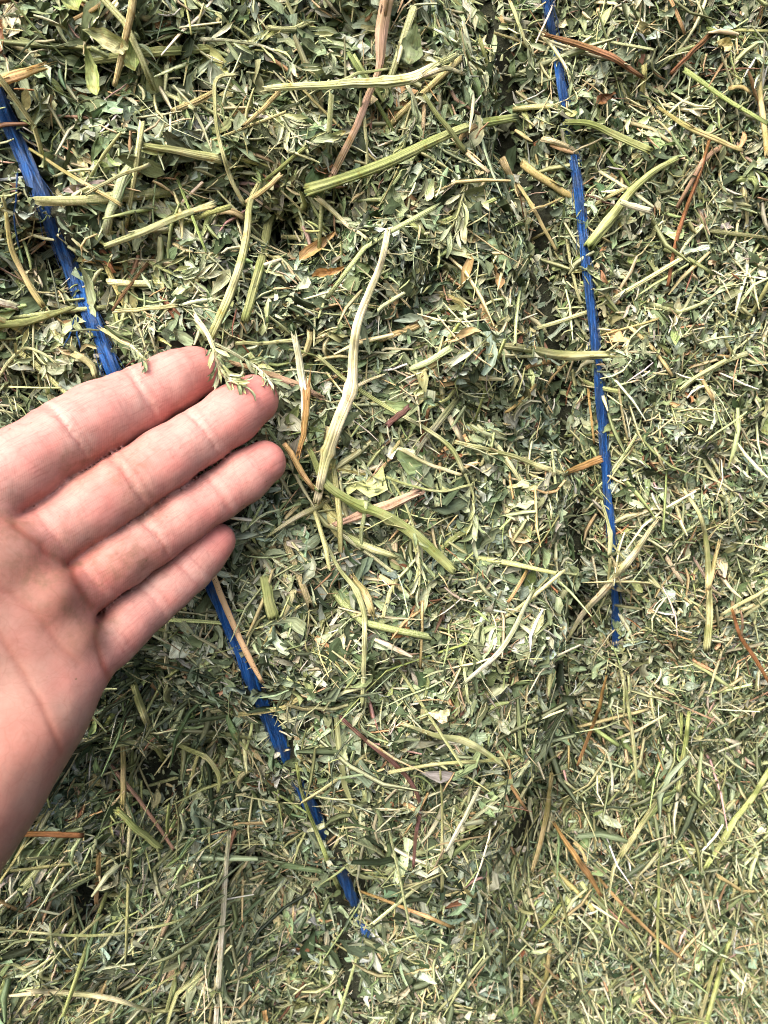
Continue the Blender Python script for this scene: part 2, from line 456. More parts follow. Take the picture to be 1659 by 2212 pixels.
def cam_to_world(P):
    P = np.asarray(P) * .001
    return EYE + P[..., :1] * RIGHT + P[..., 1:2] * DOWN + P[..., 2:3] * FWD
def world_to_cam(P):
    q = (np.asarray(P) - EYE) * 1000
    return np.stack([q @ RIGHT, q @ DOWN, q @ FWD], -1)

def build_hand():
    h = .75
    lo = np.array([-235., -75., 118.]); hi = np.array([-2., 215., 240.])
    n = ((hi - lo) / h).astype(int)
    # coarse pass first, then the fine field only near the skin
    B = 6; nb = n // B; n = nb * B
    ctr = [lo[a] + h * (np.arange(nb[a]) * B + (B - 1) / 2) for a in range(3)]
    Pc = np.stack(np.meshgrid(*ctr, indexing='ij'), -1).astype(np.float32)
    Fc = hand_sdf(Pc.reshape(-1, 3)).reshape(nb)
    F = np.repeat(np.repeat(np.repeat(Fc, B, 0), B, 1), B, 2).astype(np.float32)
    near = np.argwhere(np.abs(Fc) < h * B * .9 + 2.5)
    loc = np.stack(np.meshgrid(*[np.arange(B)] * 3, indexing='ij'), -1).reshape(-1, 3)
    for j0 in range(0, len(near), 1500):
        g = (near[j0:j0 + 1500, None] * B + loc[None]).reshape(-1, 3)
        F[g[:, 0], g[:, 1], g[:, 2]] = hand_sdf((lo + h * g).astype(np.float32))
    # close the sleeve end inside the grid
    F[:2] = np.maximum(F[:2], .5); F[:, -2:] = np.maximum(F[:, -2:], .5); F[:, :, :2] = np.maximum(F[:, :, :2], .5); F[:, :2] = np.maximum(F[:, :2], .5); F[-2:] = np.maximum(F[-2:], .5)
    V, Q = surface_nets(F, lo, h)
    E = np.concatenate([Q[:, [0, 1]], Q[:, [1, 2]], Q[:, [2, 3]], Q[:, [3, 0]]])
    deg = np.bincount(E.ravel(), minlength=len(V)).astype(float)
    for lam in (.5, -.45, .5, -.45, .4, -.38):
        acc = np.zeros_like(V)
        for c in range(3):
            acc[:, c] = np.bincount(E[:, 0], V[E[:, 1], c], len(V)) + np.bincount(E[:, 1], V[E[:, 0], c], len(V))
        V = V + lam * (acc / deg[:, None] - V)
    # fine folds pressed into the smoothed skin, along its normals
    Pf = V.astype(np.float32)
    fn = np.cross(V[Q[:, 2]] - V[Q[:, 0]], V[Q[:, 3]] - V[Q[:, 1]])
    N = np.zeros_like(V)
    for c in range(4):
        for k in range(3): N[:, k] += np.bincount(Q[:, c], fn[:, k], len(V))
    N = nrm(N)
    facing = np.clip(-N[:, 2], 0, 1)
    pl = palm_lines(Pf)
    V = V - N * (facing * np.clip(pl, 0, 1.3) * .75)[:, None]
    V = V + N * ((vnoise(V, 3.2, 5) - .5) * .18 + (vnoise(V, 9, 6) - .5) * .9)[:, None]
    # skin colour, dirt and the finger coordinates
    base = np.tile(np.array([.45, .242, .218]), (len(V), 1))
    line = np.zeros(len(V)); tip = np.zeros(len(V)); crs = np.zeros(len(V)); uv = np.zeros((len(V), 2)); best = np.full(len(V), 1e9); base_s = np.zeros(len(V))
    for j, k in enumerate(FP):
        d, s, S, cr, pal = finger(Pf, k, True)
        mk = d < best; best = np.where(mk, d, best)
        tp = np.exp(-((S[-1] + 3 - s) / 9.0)**2); c = np.zeros(len(V))
        axk = FP[k][-1, :3] - FP[k][3, :3]; axk /= np.linalg.norm(axk); lat = (Pf - FP[k][-1, :3]) @ np.cross(axk, [0, 0, 1])
        sw = s + 1.6 * (vnoise(V, 5, 21 + j) - .5) + .5 * (vnoise(V, 1.6, 31 + j) - .5); ln = np.zeros(len(V))
        for sc, w in cr:
            c = np.maximum(c, w * np.exp(-((sw - sc - 1) / 1.5)**2))
            ln = np.maximum(ln, w * np.exp(-((sw - sc + .4) / .38)**2)); ln = np.maximum(ln, .6 * w * np.exp(-((sw - sc - 2.9) / .32)**2))
        line = np.where(mk, ln, line)
        tip = np.where(mk, tp, tip); crs = np.where(mk, c, crs)
        ax = FP[k][-1, :3] - FP[k][3, :3]; ax /= np.linalg.norm(ax); sd = np.cross(ax, [0, 0, 1])
        uv = np.where(mk[:, None], np.stack([(Pf @ sd), s + ((Pf - FP[k][-1, :3]) @ sd)**2 * .05], -1) + j * 7.3, uv)
        base_s = np.where(mk, s, base_s)
    onf = np.exp(-np.clip(best, 0, None) / 3)
    tip *= onf; crs *= onf; line *= onf * facing
    uv = uv + ((1 - onf) * 9)[:, None] * np.stack([vnoise(V, 7, 41) - .5, vnoise(V, 7, 42) - .5], -1)
    n1 = vnoise(V, 14, 11); n2 = vnoise(V, 6, 12); n3 = vnoise(V, 2.5, 13)
    c = base * (1 + .10 * (n1 - .5))[:, None]
    red = np.clip(.6 * tip + .8 * (n2 - .45) * (1 - tip) + .25 * (n3 - .5), -.2, 1)[:, None]
    c = c * (1 - red) + red * np.array([.49, .168, .155])
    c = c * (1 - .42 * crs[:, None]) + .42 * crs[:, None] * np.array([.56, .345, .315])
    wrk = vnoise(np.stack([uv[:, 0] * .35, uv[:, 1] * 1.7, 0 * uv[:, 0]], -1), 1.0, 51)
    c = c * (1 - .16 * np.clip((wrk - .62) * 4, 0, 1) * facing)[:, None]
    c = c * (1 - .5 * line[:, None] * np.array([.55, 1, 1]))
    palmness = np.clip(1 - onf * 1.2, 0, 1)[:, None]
    c = c * (1 - .65 * palmness) + .65 * palmness * np.array([.26, .138, .1]) * (1 + .35 * (n1 - .5))[:, None]  # browner palm skin, with the shade over palm and wrist put into its colour
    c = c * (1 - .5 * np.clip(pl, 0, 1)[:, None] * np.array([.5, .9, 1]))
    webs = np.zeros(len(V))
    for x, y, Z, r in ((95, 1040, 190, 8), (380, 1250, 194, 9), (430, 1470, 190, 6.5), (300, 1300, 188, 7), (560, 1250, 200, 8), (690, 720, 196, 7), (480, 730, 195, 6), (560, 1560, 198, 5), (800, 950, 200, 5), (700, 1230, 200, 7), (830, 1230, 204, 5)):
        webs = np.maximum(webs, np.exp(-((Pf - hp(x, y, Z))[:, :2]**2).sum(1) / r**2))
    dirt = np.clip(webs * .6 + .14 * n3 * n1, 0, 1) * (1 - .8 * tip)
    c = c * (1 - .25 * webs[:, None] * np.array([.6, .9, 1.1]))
    W = cam_to_world(V)
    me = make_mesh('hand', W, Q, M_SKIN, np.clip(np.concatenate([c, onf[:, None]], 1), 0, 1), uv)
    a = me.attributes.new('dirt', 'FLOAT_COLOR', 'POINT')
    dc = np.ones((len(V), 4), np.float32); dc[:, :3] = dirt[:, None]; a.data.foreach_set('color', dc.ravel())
    o = link('hand', me)
    set_props(o, 'bare left hand with its palm turned to the viewer and four fingers held together', 'hand')
build_hand()

def hand_dist(P):
    """distance in metres from points of the world to the hand"""
    return hand_sdf(world_to_cam(P).astype(np.float32)) * .001

# ---------------------------------------------------------------- the hay bale
BX0, BX1, BZ0, BZ1 = -.30, .40, -.95, .14
bale = empty('hay_bale', (0, .2, BZ0))
set_props(bale, 'pressed bale of dried green alfalfa hay filling the whole picture', 'hay bale')
BOFF = np.array([0, .2, BZ0])
def bale_link(name, me):
    o = link(name, me, bale); return o
def build_core():
    nx, nz = 220, 320
    x = np.linspace(BX0, BX1, nx); z = np.linspace(BZ0, BZ1, nz)
    X, Zg = np.meshgrid(x, z, indexing='ij')
    Y = -height(X, Zg) + .0015
    edge = np.minimum.reduce([X - BX0, BX1 - X, Zg - BZ0, BZ1 - Zg]); Y = Y + .03 * np.clip(1 - edge / .03, 0, 1)**2
    V = np.stack([X, Y, Zg], -1).reshape(-1, 3)
    i = np.arange(nx * nz).reshape(nx, nz)
    Q = [np.stack([i[:-1, :-1], i[1:, :-1], i[1:, 1:], i[:-1, 1:]], -1).reshape(-1, 4)]
    # sides and back
    rim = np.r_[i[:, 0], i[-1, 1:], i[-2::-1, -1], i[0, -2:0:-1]]
    B = V[rim].copy(); B[:, 1] = .40
    b0 = len(V); V = np.concatenate([V, B]); m = len(rim); j = np.arange(m)
    Q.append(np.stack([rim, b0 + j, b0 + (j + 1) % m, np.roll(rim, -1)], -1))
    c = len(V); V = np.concatenate([V, [[(BX0 + BX1) / 2, .40, (BZ0 + BZ1) / 2]]])
    Q.append(np.stack([b0 + j, np.full(m, c), np.full(m, c), b0 + (j + 1) % m], -1))
    Q = np.concatenate(Q)
    Qn = Q[:-m]; T = Q[-m:, [0, 1, 3]]
    me = bpy.data.meshes.new('body')
    me.from_pydata((V - BOFF).tolist(), [], Qn.tolist() + T.tolist()); me.polygons.foreach_set('use_smooth', np.ones(len(me.polygons), bool))
    me.materials.append(M_CORE)
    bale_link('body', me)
build_core()

# palette, linear
PAL = {'sage': (.27, .33, .22), 'grey': (.385, .445, .345), 'dark': (.05, .074, .038), 'mid': (.14, .186, .10), 'olive': (.24, .27, .13), 'lime': (.36, .44, .2), 'straw': (.55, .47, .27),
       'cream': (.80, .75, .56), 'tan': (.50, .34, .19), 'rust': (.24, .115, .06), 'brown': (.17, .09, .055), 'pink': (.55, .38, .31), 'greenstraw': (.50, .51, .30), 'stemgreen': (.33, .38, .18), 'paleg': (.55, .58, .36),
       'white': (.80, .78, .68), 'silver': (.56, .58, .49), 'purple': (.20, .11, .11), 'orange': (.44, .27, .13), 'slate': (.26, .27, .205)}
def pal(names, probs, n, jit=.22):
    A = np.array([PAL[k] for k in names]); i = RNG.choice(len(names), n, p=np.array(probs) / sum(probs))
    return np.clip(A[i] * np.exp(RNG.normal(0, jit, (n, 1))) * np.exp(RNG.normal(0, .06, (n, 3))), .01, .9)

PATCH = sines(17, 10, .02, .09, .35)
def patchy(cols, x, z):
    """the hay is greener in some places and more bleached in others"""
    p = sum(a * np.sin(kx * x + kz * z + ph) for kx, kz, ph, a in PATCH)[:, None]
    return cols * np.clip(1 + .17 * p, .6, 1.5) * np.clip(1 + .10 * p * np.array([1, .25, -.4]), .7, 1.3)

def face_normal(x, z):
    e = .002
    gx = (height(x + e, z) - height(x - e, z)) / (2 * e); gz = (height(x, z + e) - height(x, z - e)) / (2 * e)
    return nrm(np.stack([-gx, -np.ones_like(gx), -gz], -1))

def frames(n, nor, tilt, flow=None):
    """random orthonormal frames lying on the face: axis, side, normal"""
    t = RNG.normal(0, 1, (n, 3))
    if flow is not None: t = flow
    a = nrm(t - (t * nor).sum(-1, keepdims=True) * nor)
    a = nrm(a + nor * np.tan(np.clip(RNG.normal(0, 1, (n, 1)) * tilt, -1.2, 1.2)))
    s = np.cross(nor, a); s = nrm(s); u = np.cross(a, s)
    r = RNG.normal(0, 1, (n, 1)) * tilt * 1.3
    s2 = s * np.cos(r) + u * np.sin(r); u2 = np.cross(a, s2)
    return a, s2, u2

def scatter(n, margin=60):
    """points on the face, evenly spread over the part the photograph shows and a strip around it"""
    out = []
    got = 0
    while got < n:
        x = RNG.uniform(BX0 + .01, BX1 - .01, n); z = RNG.uniform(BZ0 + .02, BZ1 - .01, n)
        P = np.stack([x, -height(x, z), z], -1)
        px, Z = to_px(P)
        ok = (px[:, 0] > -margin) & (px[:, 0] < 1659 + margin) & (px[:, 1] > -margin) & (px[:, 1] < 2212 + margin)
        wide = (px[:, 0] > -480) & (px[:, 0] < 2140) & (px[:, 1] > -480) & (px[:, 1] < 2600)
        ok = ok | (wide & (RNG.random(n) < .42)) | (RNG.random(n) < .12)
        # pieces far from the lens show smaller: thin them a little
        e = .002; gx = (height(x + e, z) - height(x - e, z)) / (2 * e); gz = (height(x, z + e) - height(x, z - e)) / (2 * e)
        ok &= RNG.random(n) < np.clip((.29 / Z)**1.5, 0, 1) * np.clip(.55 * np.sqrt(1 + 1.6 * gx**2 + gz**2), 0, 1)
        out.append(np.stack([x, z], -1)[ok]); got += ok.sum()
    r = np.concatenate(out)[:n]
    return r[:, 0], r[:, 1]

NU, NV = 3, 5
def leaf_batch(n, L, Wd, a, s, u, P, cols, frag):
    """crumpled leaflets: NU x NV points each, folded along the midrib, curled and wavy"""
    tv = np.linspace(0, 1, NV); tu = np.linspace(-1, 1, NU)
    prof = np.array([.12, .62, 1.0, .88, .14])
    pw = np.tile(prof, (n, 1)) * np.exp(RNG.normal(0, .16, (n, NV)))
    pw[frag] = np.clip(RNG.uniform(.45, 1.1, (frag.sum(), NV)), 0, 1.1)          # torn bits
    fold = RNG.uniform(0, 1.4, n)[:, None, None]; curl = RNG.normal(0, .75, n)[:, None, None]; tw = RNG.normal(0, .55, n)[:, None, None]
    U = tu[None, None, :] * pw[:, :, None]; T = np.broadcast_to(tv[None, :, None], U.shape)
    ang = tw * (T - .5) * 2
    half = Wd[:, None, None] * U
    yy = half * np.cos(fold); zz = np.abs(half) * np.sin(fold)
    zz = zz + RNG.normal(0, .24, U.shape) * Wd[:, None, None]; yy = yy + RNG.normal(0, .16, U.shape) * Wd[:, None, None]
    y2 = yy * np.cos(ang) - zz * np.sin(ang); z2 = yy * np.sin(ang) + zz * np.cos(ang)
    th = curl * (T - .5)
    xx = L[:, None, None] * (T - .5) * np.sinc(th / 3.0); z2 = z2 + L[:, None, None] * curl * .35 * ((T - .5)**2 - .08)
    y2 = y2 + L[:, None, None] * RNG.normal(0, .12, n)[:, None, None] * np.sin(T * 3.1)
    V = P[:, None, None, :] + xx[..., None] * a[:, None, None, :] + y2[..., None] * s[:, None, None, :] + z2[..., None] * u[:, None, None, :]
    V = V.reshape(-1, 3)
    k = np.arange(NU * NV).reshape(NV, NU)
    q = np.stack([k[:-1, :-1], k[:-1, 1:], k[1:, 1:], k[1:, :-1]], -1).reshape(-1, 4)
    Q = (q[None] + (np.arange(n) * NU * NV)[:, None, None]).reshape(-1, 4)
    C = np.repeat(cols, NU * NV, 0).reshape(n, NV, NU, 3)
    C = C * (1 + .28 * (np.abs(tu) < .2))[None, None, :, None]                   # pale midrib
    uv = np.stack(np.broadcast_arrays(tu[None, None, :] + RNG.random((n, 1, 1)) * 40, tv[None, :, None] * 1.5 + RNG.random((n, 1, 1)) * 40), -1).reshape(-1, 2)
    return V, Q, C.reshape(-1, 3), uv

def twine_clear(x, z, r=.0034):
    return (np.abs(x - np.interp(z, LZ, LX)) > r) & ((np.abs(x - np.interp(z, RZ, RX)) > r) | (z < -.19))

def build_litter(n):
    x, z = scatter(n); nor = face_normal(x, z)
    L = np.exp(RNG.normal(math.log(.0066), .42, n)); L = np.clip(L, .002, .014)
    Wd = L * RNG.uniform(.07, .27, n)
    px, Z = to_px(np.stack([x, -height(x, z), z], -1))
    low = np.clip((px[:, 1] - 1500) / 500, 0, 1); Wd *= 1 - .2 * low; L *= 1 + .35 * low
    big = np.clip(Z / .27, 1, 2)**.75 * np.where(x > np.interp(z, RZ, RX) + .004, .72, 1); L = L * big; Wd = Wd * big
    a, s, u = frames(n, nor, .27)
    lift = RNG.uniform(-.0022, .0020, n) + RNG.exponential(.0005, n)
    P = np.stack([x, -height(x, z), z], -1) + nor * lift[:, None]
    cols = pal(['sage', 'grey', 'dark', 'mid', 'olive', 'lime', 'straw', 'tan', 'rust', 'slate', 'paleg'], [32, 20, 17, 27, 6, 2, 1.5, 1.0, .5, 3, 5], n, .25)
    cols = patchy(cols, x, z); cols = cols * np.minimum(1, .50 / cols.max(1, keepdims=True))
    fan = ((px[:, 0] < 760) & (px[:, 1] > 1480)) | ((px[:, 0] > 1080) & (px[:, 1] > 1600))
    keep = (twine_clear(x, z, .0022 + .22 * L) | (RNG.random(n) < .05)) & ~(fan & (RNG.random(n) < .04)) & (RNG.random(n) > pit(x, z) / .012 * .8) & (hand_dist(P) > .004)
    i = np.where(keep)[0]
    V, Q, C, uv = leaf_batch(len(i), L[i], Wd[i], a[i], s[i], u[i], P[i], cols[i], RNG.random(len(i)) < .35)
    o = bale_link('leaf_litter', make_mesh('leaf_litter', V - BOFF, Q, M_LEAF, C, uv)); o['kind'] = 'stuff'
build_litter(93000)

def build_crumbs(n):
    """leaf dust and crumbs that fill the gaps of the mat"""
    x, z = scatter(n); nor = face_normal(x, z)
    L = np.clip(np.exp(RNG.normal(math.log(.0021), .4, n)), .0008, .0045); Wd = L * RNG.uniform(.15, .45, n)
    a, s, u = frames(n, nor, .5)
    P = np.stack([x, -height(x, z), z], -1) + nor * RNG.uniform(-.0012, .0017, n)[:, None]
    cols = pal(['sage', 'grey', 'mid', 'olive', 'straw', 'paleg', 'greenstraw', 'tan', 'brown'], [30, 20, 22, 8, 4, 10, 8, 1.5, 1], n, .25); cols = cols * np.minimum(1, .52 / cols.max(1, keepdims=True))
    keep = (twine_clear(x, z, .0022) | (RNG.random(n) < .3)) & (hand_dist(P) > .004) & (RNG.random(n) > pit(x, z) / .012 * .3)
    i = np.where(keep)[0]; k = len(i)
    tu = np.array([-1, 0, 1.]); U = tu[None, None] * RNG.uniform(.3, 1.1, (k, 3, 1)); T = np.broadcast_to(np.array([-.5, 0, .5])[None, :, None], (k, 3, 3))
    X = L[i][:, None, None] * (T + RNG.normal(0, .08, T.shape)); Y = Wd[i][:, None, None] * (U + RNG.normal(0, .15, U.shape)); Zz = Wd[i][:, None, None] * RNG.normal(0, .45, U.shape)
    V = (P[i][:, None, None] + X[..., None] * a[i][:, None, None] + Y[..., None] * s[i][:, None, None] + Zz[..., None] * u[i][:, None, None]).reshape(-1, 3)
    kk = np.arange(9).reshape(3, 3); q = np.stack([kk[:-1, :-1], kk[:-1, 1:], kk[1:, 1:], kk[1:, :-1]], -1).reshape(-1, 4)
    Q = (q[None] + (np.arange(k) * 9)[:, None, None]).reshape(-1, 4)
    uv = np.stack(np.broadcast_arrays(tu[None, None] + RNG.random((k, 1, 1)) * 40, T + RNG.random((k, 1, 1)) * 40), -1).reshape(-1, 2)
    o = bale_link('leaf_crumbs', make_mesh('leaf_crumbs', V - BOFF, Q, M_LEAF, np.repeat(cols[i], 9, 0), uv)); o['kind'] = 'stuff'
build_crumbs(70000)

def flow_field(px, n):
    """direction in the picture that loose stems lie in, by region"""
    ang = RNG.uniform(0, math.pi, n)
    bl = (px[:, 0] < 760) & (px[:, 1] > 1480)
    ang = np.where(bl, RNG.normal(math.radians(128), math.radians(26), n), ang)       # picture y runs down: 128 deg = rising to the right
    br = (px[:, 0] > 1080) & (px[:, 1] > 1550)
    ang = np.where(br, np.where(RNG.random(n) < .6, RNG.normal(math.radians(62), math.radians(22), n), RNG.normal(math.radians(115), math.radians(16), n)), ang)
    return np.stack([np.cos(ang), np.sin(ang)], -1)

def px_dir(x, z, d2):
    """direction on the face that shows as the picture direction d2"""
    P = np.stack([x, np.zeros_like(x), z], -1)
    p0, _ = to_px(P)
    ex, _ = to_px(P + np.array([.001, 0, 0])); ez, _ = to_px(P + np.array([0, 0, .001]))
    A = np.stack([ex - p0, ez - p0], -1)
    c = np.linalg.solve(A, d2[..., None])[..., 0]
    return nrm(np.stack([c[:, 0], np.zeros(len(c)), c[:, 1]], -1))

def build_fibres(n, long=False, mid=False):
    x, z = scatter(n)
    if long:                                                                      # the bundles of long stems low down on the face
        q, _ = to_px(np.stack([x, -height(x, z), z], -1))
        m = ((q[:, 0] < 780) & (q[:, 1] > 1450)) | ((q[:, 0] > 1050) & (q[:, 1] > 1560)) | ((q[:, 1] > 1800) & (RNG.random(n) < .5)); x, z = x[m], z[m]; n = len(x)
    nor = face_normal(x, z)
    px, Z = to_px(np.stack([x, -height(x, z), z], -1))
    low = np.clip((px[:, 1] - 1350) / 500, 0, 1)
    L = np.clip(np.exp(RNG.normal(math.log(.0065), .5, n)), .002, .03) * (1 + .3 * low * RNG.random(n))
    Wd = np.clip(np.exp(RNG.normal(math.log(.00030), .45, n)), .0001, .0009)
    if long:
        L = RNG.uniform(.014, .046, n); Wd = np.clip(np.exp(RNG.normal(math.log(.00072), .45, n)), .0003, .0016)
    if mid:
        L = np.clip(np.exp(RNG.normal(math.log(.015), .4, n)), .007, .034) * (1 + .4 * low); Wd = np.clip(np.exp(RNG.normal(math.log(.00055), .4, n)), .0003, .0012)
    big = np.clip(Z / .27, 1, 2)**.75; Wd = Wd * big; L = L * (1 if long else big)
    flow = px_dir(x, z, flow_field(px, n))
    a, s, u = frames(n, nor, .12 if mid or long else .22, flow)
    P = np.stack([x, -height(x, z), z], -1) + nor * (RNG.uniform(-.001, .0034, n) * (1.9 if long else 1.15 if mid else 1) + RNG.exponential(.0005, n))[:, None]
    cols = pal(['straw', 'greenstraw', 'paleg', 'stemgreen', 'cream', 'tan', 'silver', 'rust', 'mid', 'brown', 'pink'], [8, 18, 20, 18, 4, 3, 5, .8, 16, 1.2, 1], n)
    if long: cols = pal(['greenstraw', 'stemgreen', 'olive', 'mid', 'dark', 'paleg', 'straw', 'sage'], [10, 18, 14, 26, 22, 8, 3, 12], n, .3)  # greener, and darkened: shade low on the face is painted into the stems
    if mid: cols = pal(['straw', 'greenstraw', 'paleg', 'stemgreen', 'cream', 'tan', 'olive', 'brown', 'pink'], [10, 26, 28, 18, 9, 4, 6, 1, 2], n)
    keep = (twine_clear(x, z, .0027 + .2 * L) | (RNG.random(n) < .06)) & (hand_dist(P) > .006) & (RNG.random(n) > pit(x, z) / .012 * .7)
    i = np.where(keep)[0]; n = len(i); L, Wd, a, s, u, P, cols = L[i], Wd[i], a[i], s[i], u[i], P[i], cols[i]
    K = 4; t = np.linspace(0, 1, K)
    bend = RNG.normal(0, .13, n)[:, None]; bend2 = RNG.normal(0, .08, n)[:, None]; ph = RNG.uniform(0, 3, n)[:, None]
    cx = L[:, None] * (t - .5)[None]; cy = L[:, None] * bend * ((t - .5)**2 * 2 - .2) + L[:, None] * .025 * np.sin(5 * t + ph); cz = L[:, None] * bend2 * ((t - .5)**2 * 2 - .2)
    c = P[:, None] + cx[..., None] * a[:, None] + cy[..., None] * s[:, None] + cz[..., None] * u[:, None]
    taper = np.array([.7, 1, .95, .35])
    ring = np.array([[1, -.25], [0, .75], [-1, -.25]])                           # a shallow three-sided straw
    V = c[:, :, None, :] + (Wd[:, None, None] * taper[None, :, None] * ring[None, None, :, 0])[..., None] * s[:, None, None] + (Wd[:, None, None] * taper[None, :, None] * ring[None, None, :, 1])[..., None] * u[:, None, None]
    k = np.arange(3 * K).reshape(K, 3)
    q = np.concatenate([np.stack([k[:-1, j], k[:-1, (j + 1) % 3], k[1:, (j + 1) % 3], k[1:, j]], -1) for j in range(3)])
    Q = (q[None] + (np.arange(n) * 3 * K)[:, None, None]).reshape(-1, 4)
    uv = np.stack(np.broadcast_arrays(np.array([0, .5, 1.])[None, None, :] + RNG.random((n, 1, 1)) * 40, t[None, :, None] * 4 + RNG.random((n, 1, 1)) * 40), -1).reshape(-1, 2)
    nm = 'long_stem_litter' if long else 'broken_stem_litter' if mid else 'stem_litter'
    o = bale_link(nm, make_mesh(nm, V.reshape(-1, 3) - BOFF, Q, M_FIBRE, np.repeat(cols, 3 * K, 0), uv)); o['kind'] = 'stuff'
build_fibres(32000)
build_fibres(5600, True)
build_fibres(5400, mid=True)

# ---------------------------------------------------------------- stalks, twigs, leaves and sprigs
def tube_arrays(C, R, sides=8, ridge=.12, lobes=5, seed=0, ends='cut', flat=1.0, splinters=False):
    """a stalk along the points C (m) with radius R at each point, ribbed, with broken ends"""
    r = np.random.default_rng(seed); C = np.asarray(C, float); n = len(C)
    T = nrm(np.gradient(C, axis=0)); up = np.array([0, -1., 0]); S = nrm(np.cross(up, T)); U = np.cross(T, S)
    th = np.linspace(0, 2 * math.pi, sides, endpoint=False); ph = r.random() * 6
    arc = np.r_[0, np.cumsum(np.linalg.norm(np.diff(C, axis=0), axis=1))]
    rr = np.asarray(R)[:, None] * (1 + ridge * np.cos(lobes * th + ph)[None, :] + r.normal(0, .04, (1, sides)) + r.normal(0, .03, (n, sides)) + .05 * np.interp(arc[:, None], np.linspace(0, arc[-1], 9), r.normal(0, 1, 9)))
    if sides >= 12:                                                               # a crushed groove that wanders along the side towards us
        g0 = math.pi / 2 + r.uniform(-.7, .7) + np.interp(arc, np.linspace(0, arc[-1], 4), r.normal(0, .25, 4))
        dep = np.clip(np.interp(arc, np.linspace(0, arc[-1], 6), r.uniform(.05, .6, 6)), 0, .55)
        rr = rr * (1 - dep[:, None] * np.exp(-((th[None] - g0[:, None]) / .33)**2))
    V = C[:, None] + (rr * np.cos(th))[..., None] * S[:, None] + (rr * flat * np.sin(th))[..., None] * U[:, None]
    rl = np.mean(R)
    if ends in ('cut', 'fray'):                                                   # uneven broken rims
        a = 1.0 if ends == 'cut' else 3.4
        V[0] -= T[0] * (r.random((sides, 1)) * a * rl); V[-1] += T[-1] * (r.random((sides, 1)) * a * rl)
    V = V.reshape(-1, 3)
    k = np.arange(n * sides).reshape(n, sides)
    Q = np.concatenate([np.stack([k[:-1, j], k[:-1, (j + 1) % sides], k[1:, (j + 1) % sides], k[1:, j]], -1) for j in range(sides)])
    uv = np.stack(np.broadcast_arrays(np.abs(np.linspace(-1, 1, sides))[None, :] + r.random() * 30, (arc / (2 * math.pi * rl + 1e-9))[:, None] + r.random() * 30), -1).reshape(-1, 2)
    # recessed end caps
    caps = []
    for e, sgn in ((0, 1), (n - 1, -1)):
        c = len(V); V = np.concatenate([V, (C[e] + T[e] * sgn * rl * .5)[None]]); uv = np.concatenate([uv, uv[:1]])
        for j in range(sides):
            A, B = k[e, j], k[e, (j + 1) % sides]
            caps.append((B, A, c, c) if e == 0 else (A, B, c, c))
    return V, Q, np.array(caps)[:, :3], uv

def tube_mesh(name, C, R, mat, base, **kw):
    V, Q, T, uv = tube_arrays(C, R, **kw)
    if kw.get('ends') == 'fray':                                                  # splinters and torn fibres at the broken ends
        r = np.random.default_rng(kw.get('seed', 0) + 7); C = np.asarray(C); R = np.asarray(R)
        for e, e2 in ((0, 1), (-1, -2)):
            d = nrm(C[e] - C[e2]); rad = max(R[e], np.mean(R) * .5)
            for _ in range(r.integers(3, 6)):
                o = r.normal(0, 1, 3); o -= d * (o @ d); o = nrm(o)
                L = rad * r.uniform(2, 7); t = np.linspace(-.5, 1, 4)[:, None]
                c = C[e] + o * rad * r.uniform(.2, .8) + d * L * t + o * L * .22 * r.uniform(-.3, 1) * np.clip(t, 0, 1)**2
                v, q, tt, u2 = tube_arrays(c, rad * r.uniform(.12, .34) * np.array([1, .9, .6, .15]), sides=4, seed=int(r.integers(9999)), ends='none')
                k = len(V); V = np.concatenate([V, v]); Q = np.concatenate([Q, q + k]); T = np.concatenate([T, tt + k]); uv = np.concatenate([uv, u2])
    me = bpy.data.meshes.new(name)
    me.from_pydata((V - base).tolist(), [], Q.tolist() + T.tolist())
    l = me.uv_layers.new(name='uv'); idx = np.empty(len(me.loops), np.int32); me.loops.foreach_get('vertex_index', idx)
    l.data.foreach_set('uv', uv[idx].astype(np.float32).ravel())
    sm = np.ones(len(me.polygons), bool); sm[len(Q):] = False; me.polygons.foreach_set('use_smooth', sm)
    me.materials.append(mat)
    return me

SEED = [100]
def nseed():
    SEED[0] += 1; return SEED[0]

def px_curve(pts, n, lift, w, over_hand=False):
    """a picture polyline laid on the hay; returns points and radius for a width w in picture pixels"""
    c2 = smooth_curve(np.array(pts, float)[:, :2], n)
    li = np.interp(np.linspace(0, 1, n), np.linspace(0, 1, len(pts)), [p[2] if len(p) > 2 else 0 for p in pts])
    wob = np.random.default_rng(nseed())
    c2 = c2 + np.stack([np.interp(np.arange(n), np.linspace(0, n, 7), wob.normal(0, .8, 7)) for _ in (0, 1)], -1)
    P = surf(c2[:, 0], c2[:, 1])
    # stiff: smooth the height so that the stalk bridges hollows
    y = P[:, 1].copy(); k = max(3, n // 3)
    yp = np.r_[np.full(k, y[0]), y, np.full(k, y[-1])]
    ys = np.convolve(yp, np.ones(2 * k + 1) / (2 * k + 1), 'valid')
    yy = np.minimum(ys, y + .0015)
    r = ray(c2[:, 0], c2[:, 1])
    t = (yy - EYE[1] - lift - li * .001) / r[:, 1]
    if over_hand:                                                                 # lies on the skin where the hand is in the way
        for i in range(n):
            q = np.linspace(.15, t[i], 160); d = hand_dist(EYE + q[:, None] * r[i])
            hit = np.where(d < .0011)[0]
            if len(hit): t[i] = min(t[i], q[hit[0]])
        k2 = np.convolve(np.r_[t[0], t[0], t, t[-1], t[-1]], np.ones(5) / 5, 'valid'); t = np.minimum(t, k2)
    P = EYE + t[:, None] * r
    Z = (P - EYE) @ FWD
    return P, np.asarray(w) * .5 * Z / FPX

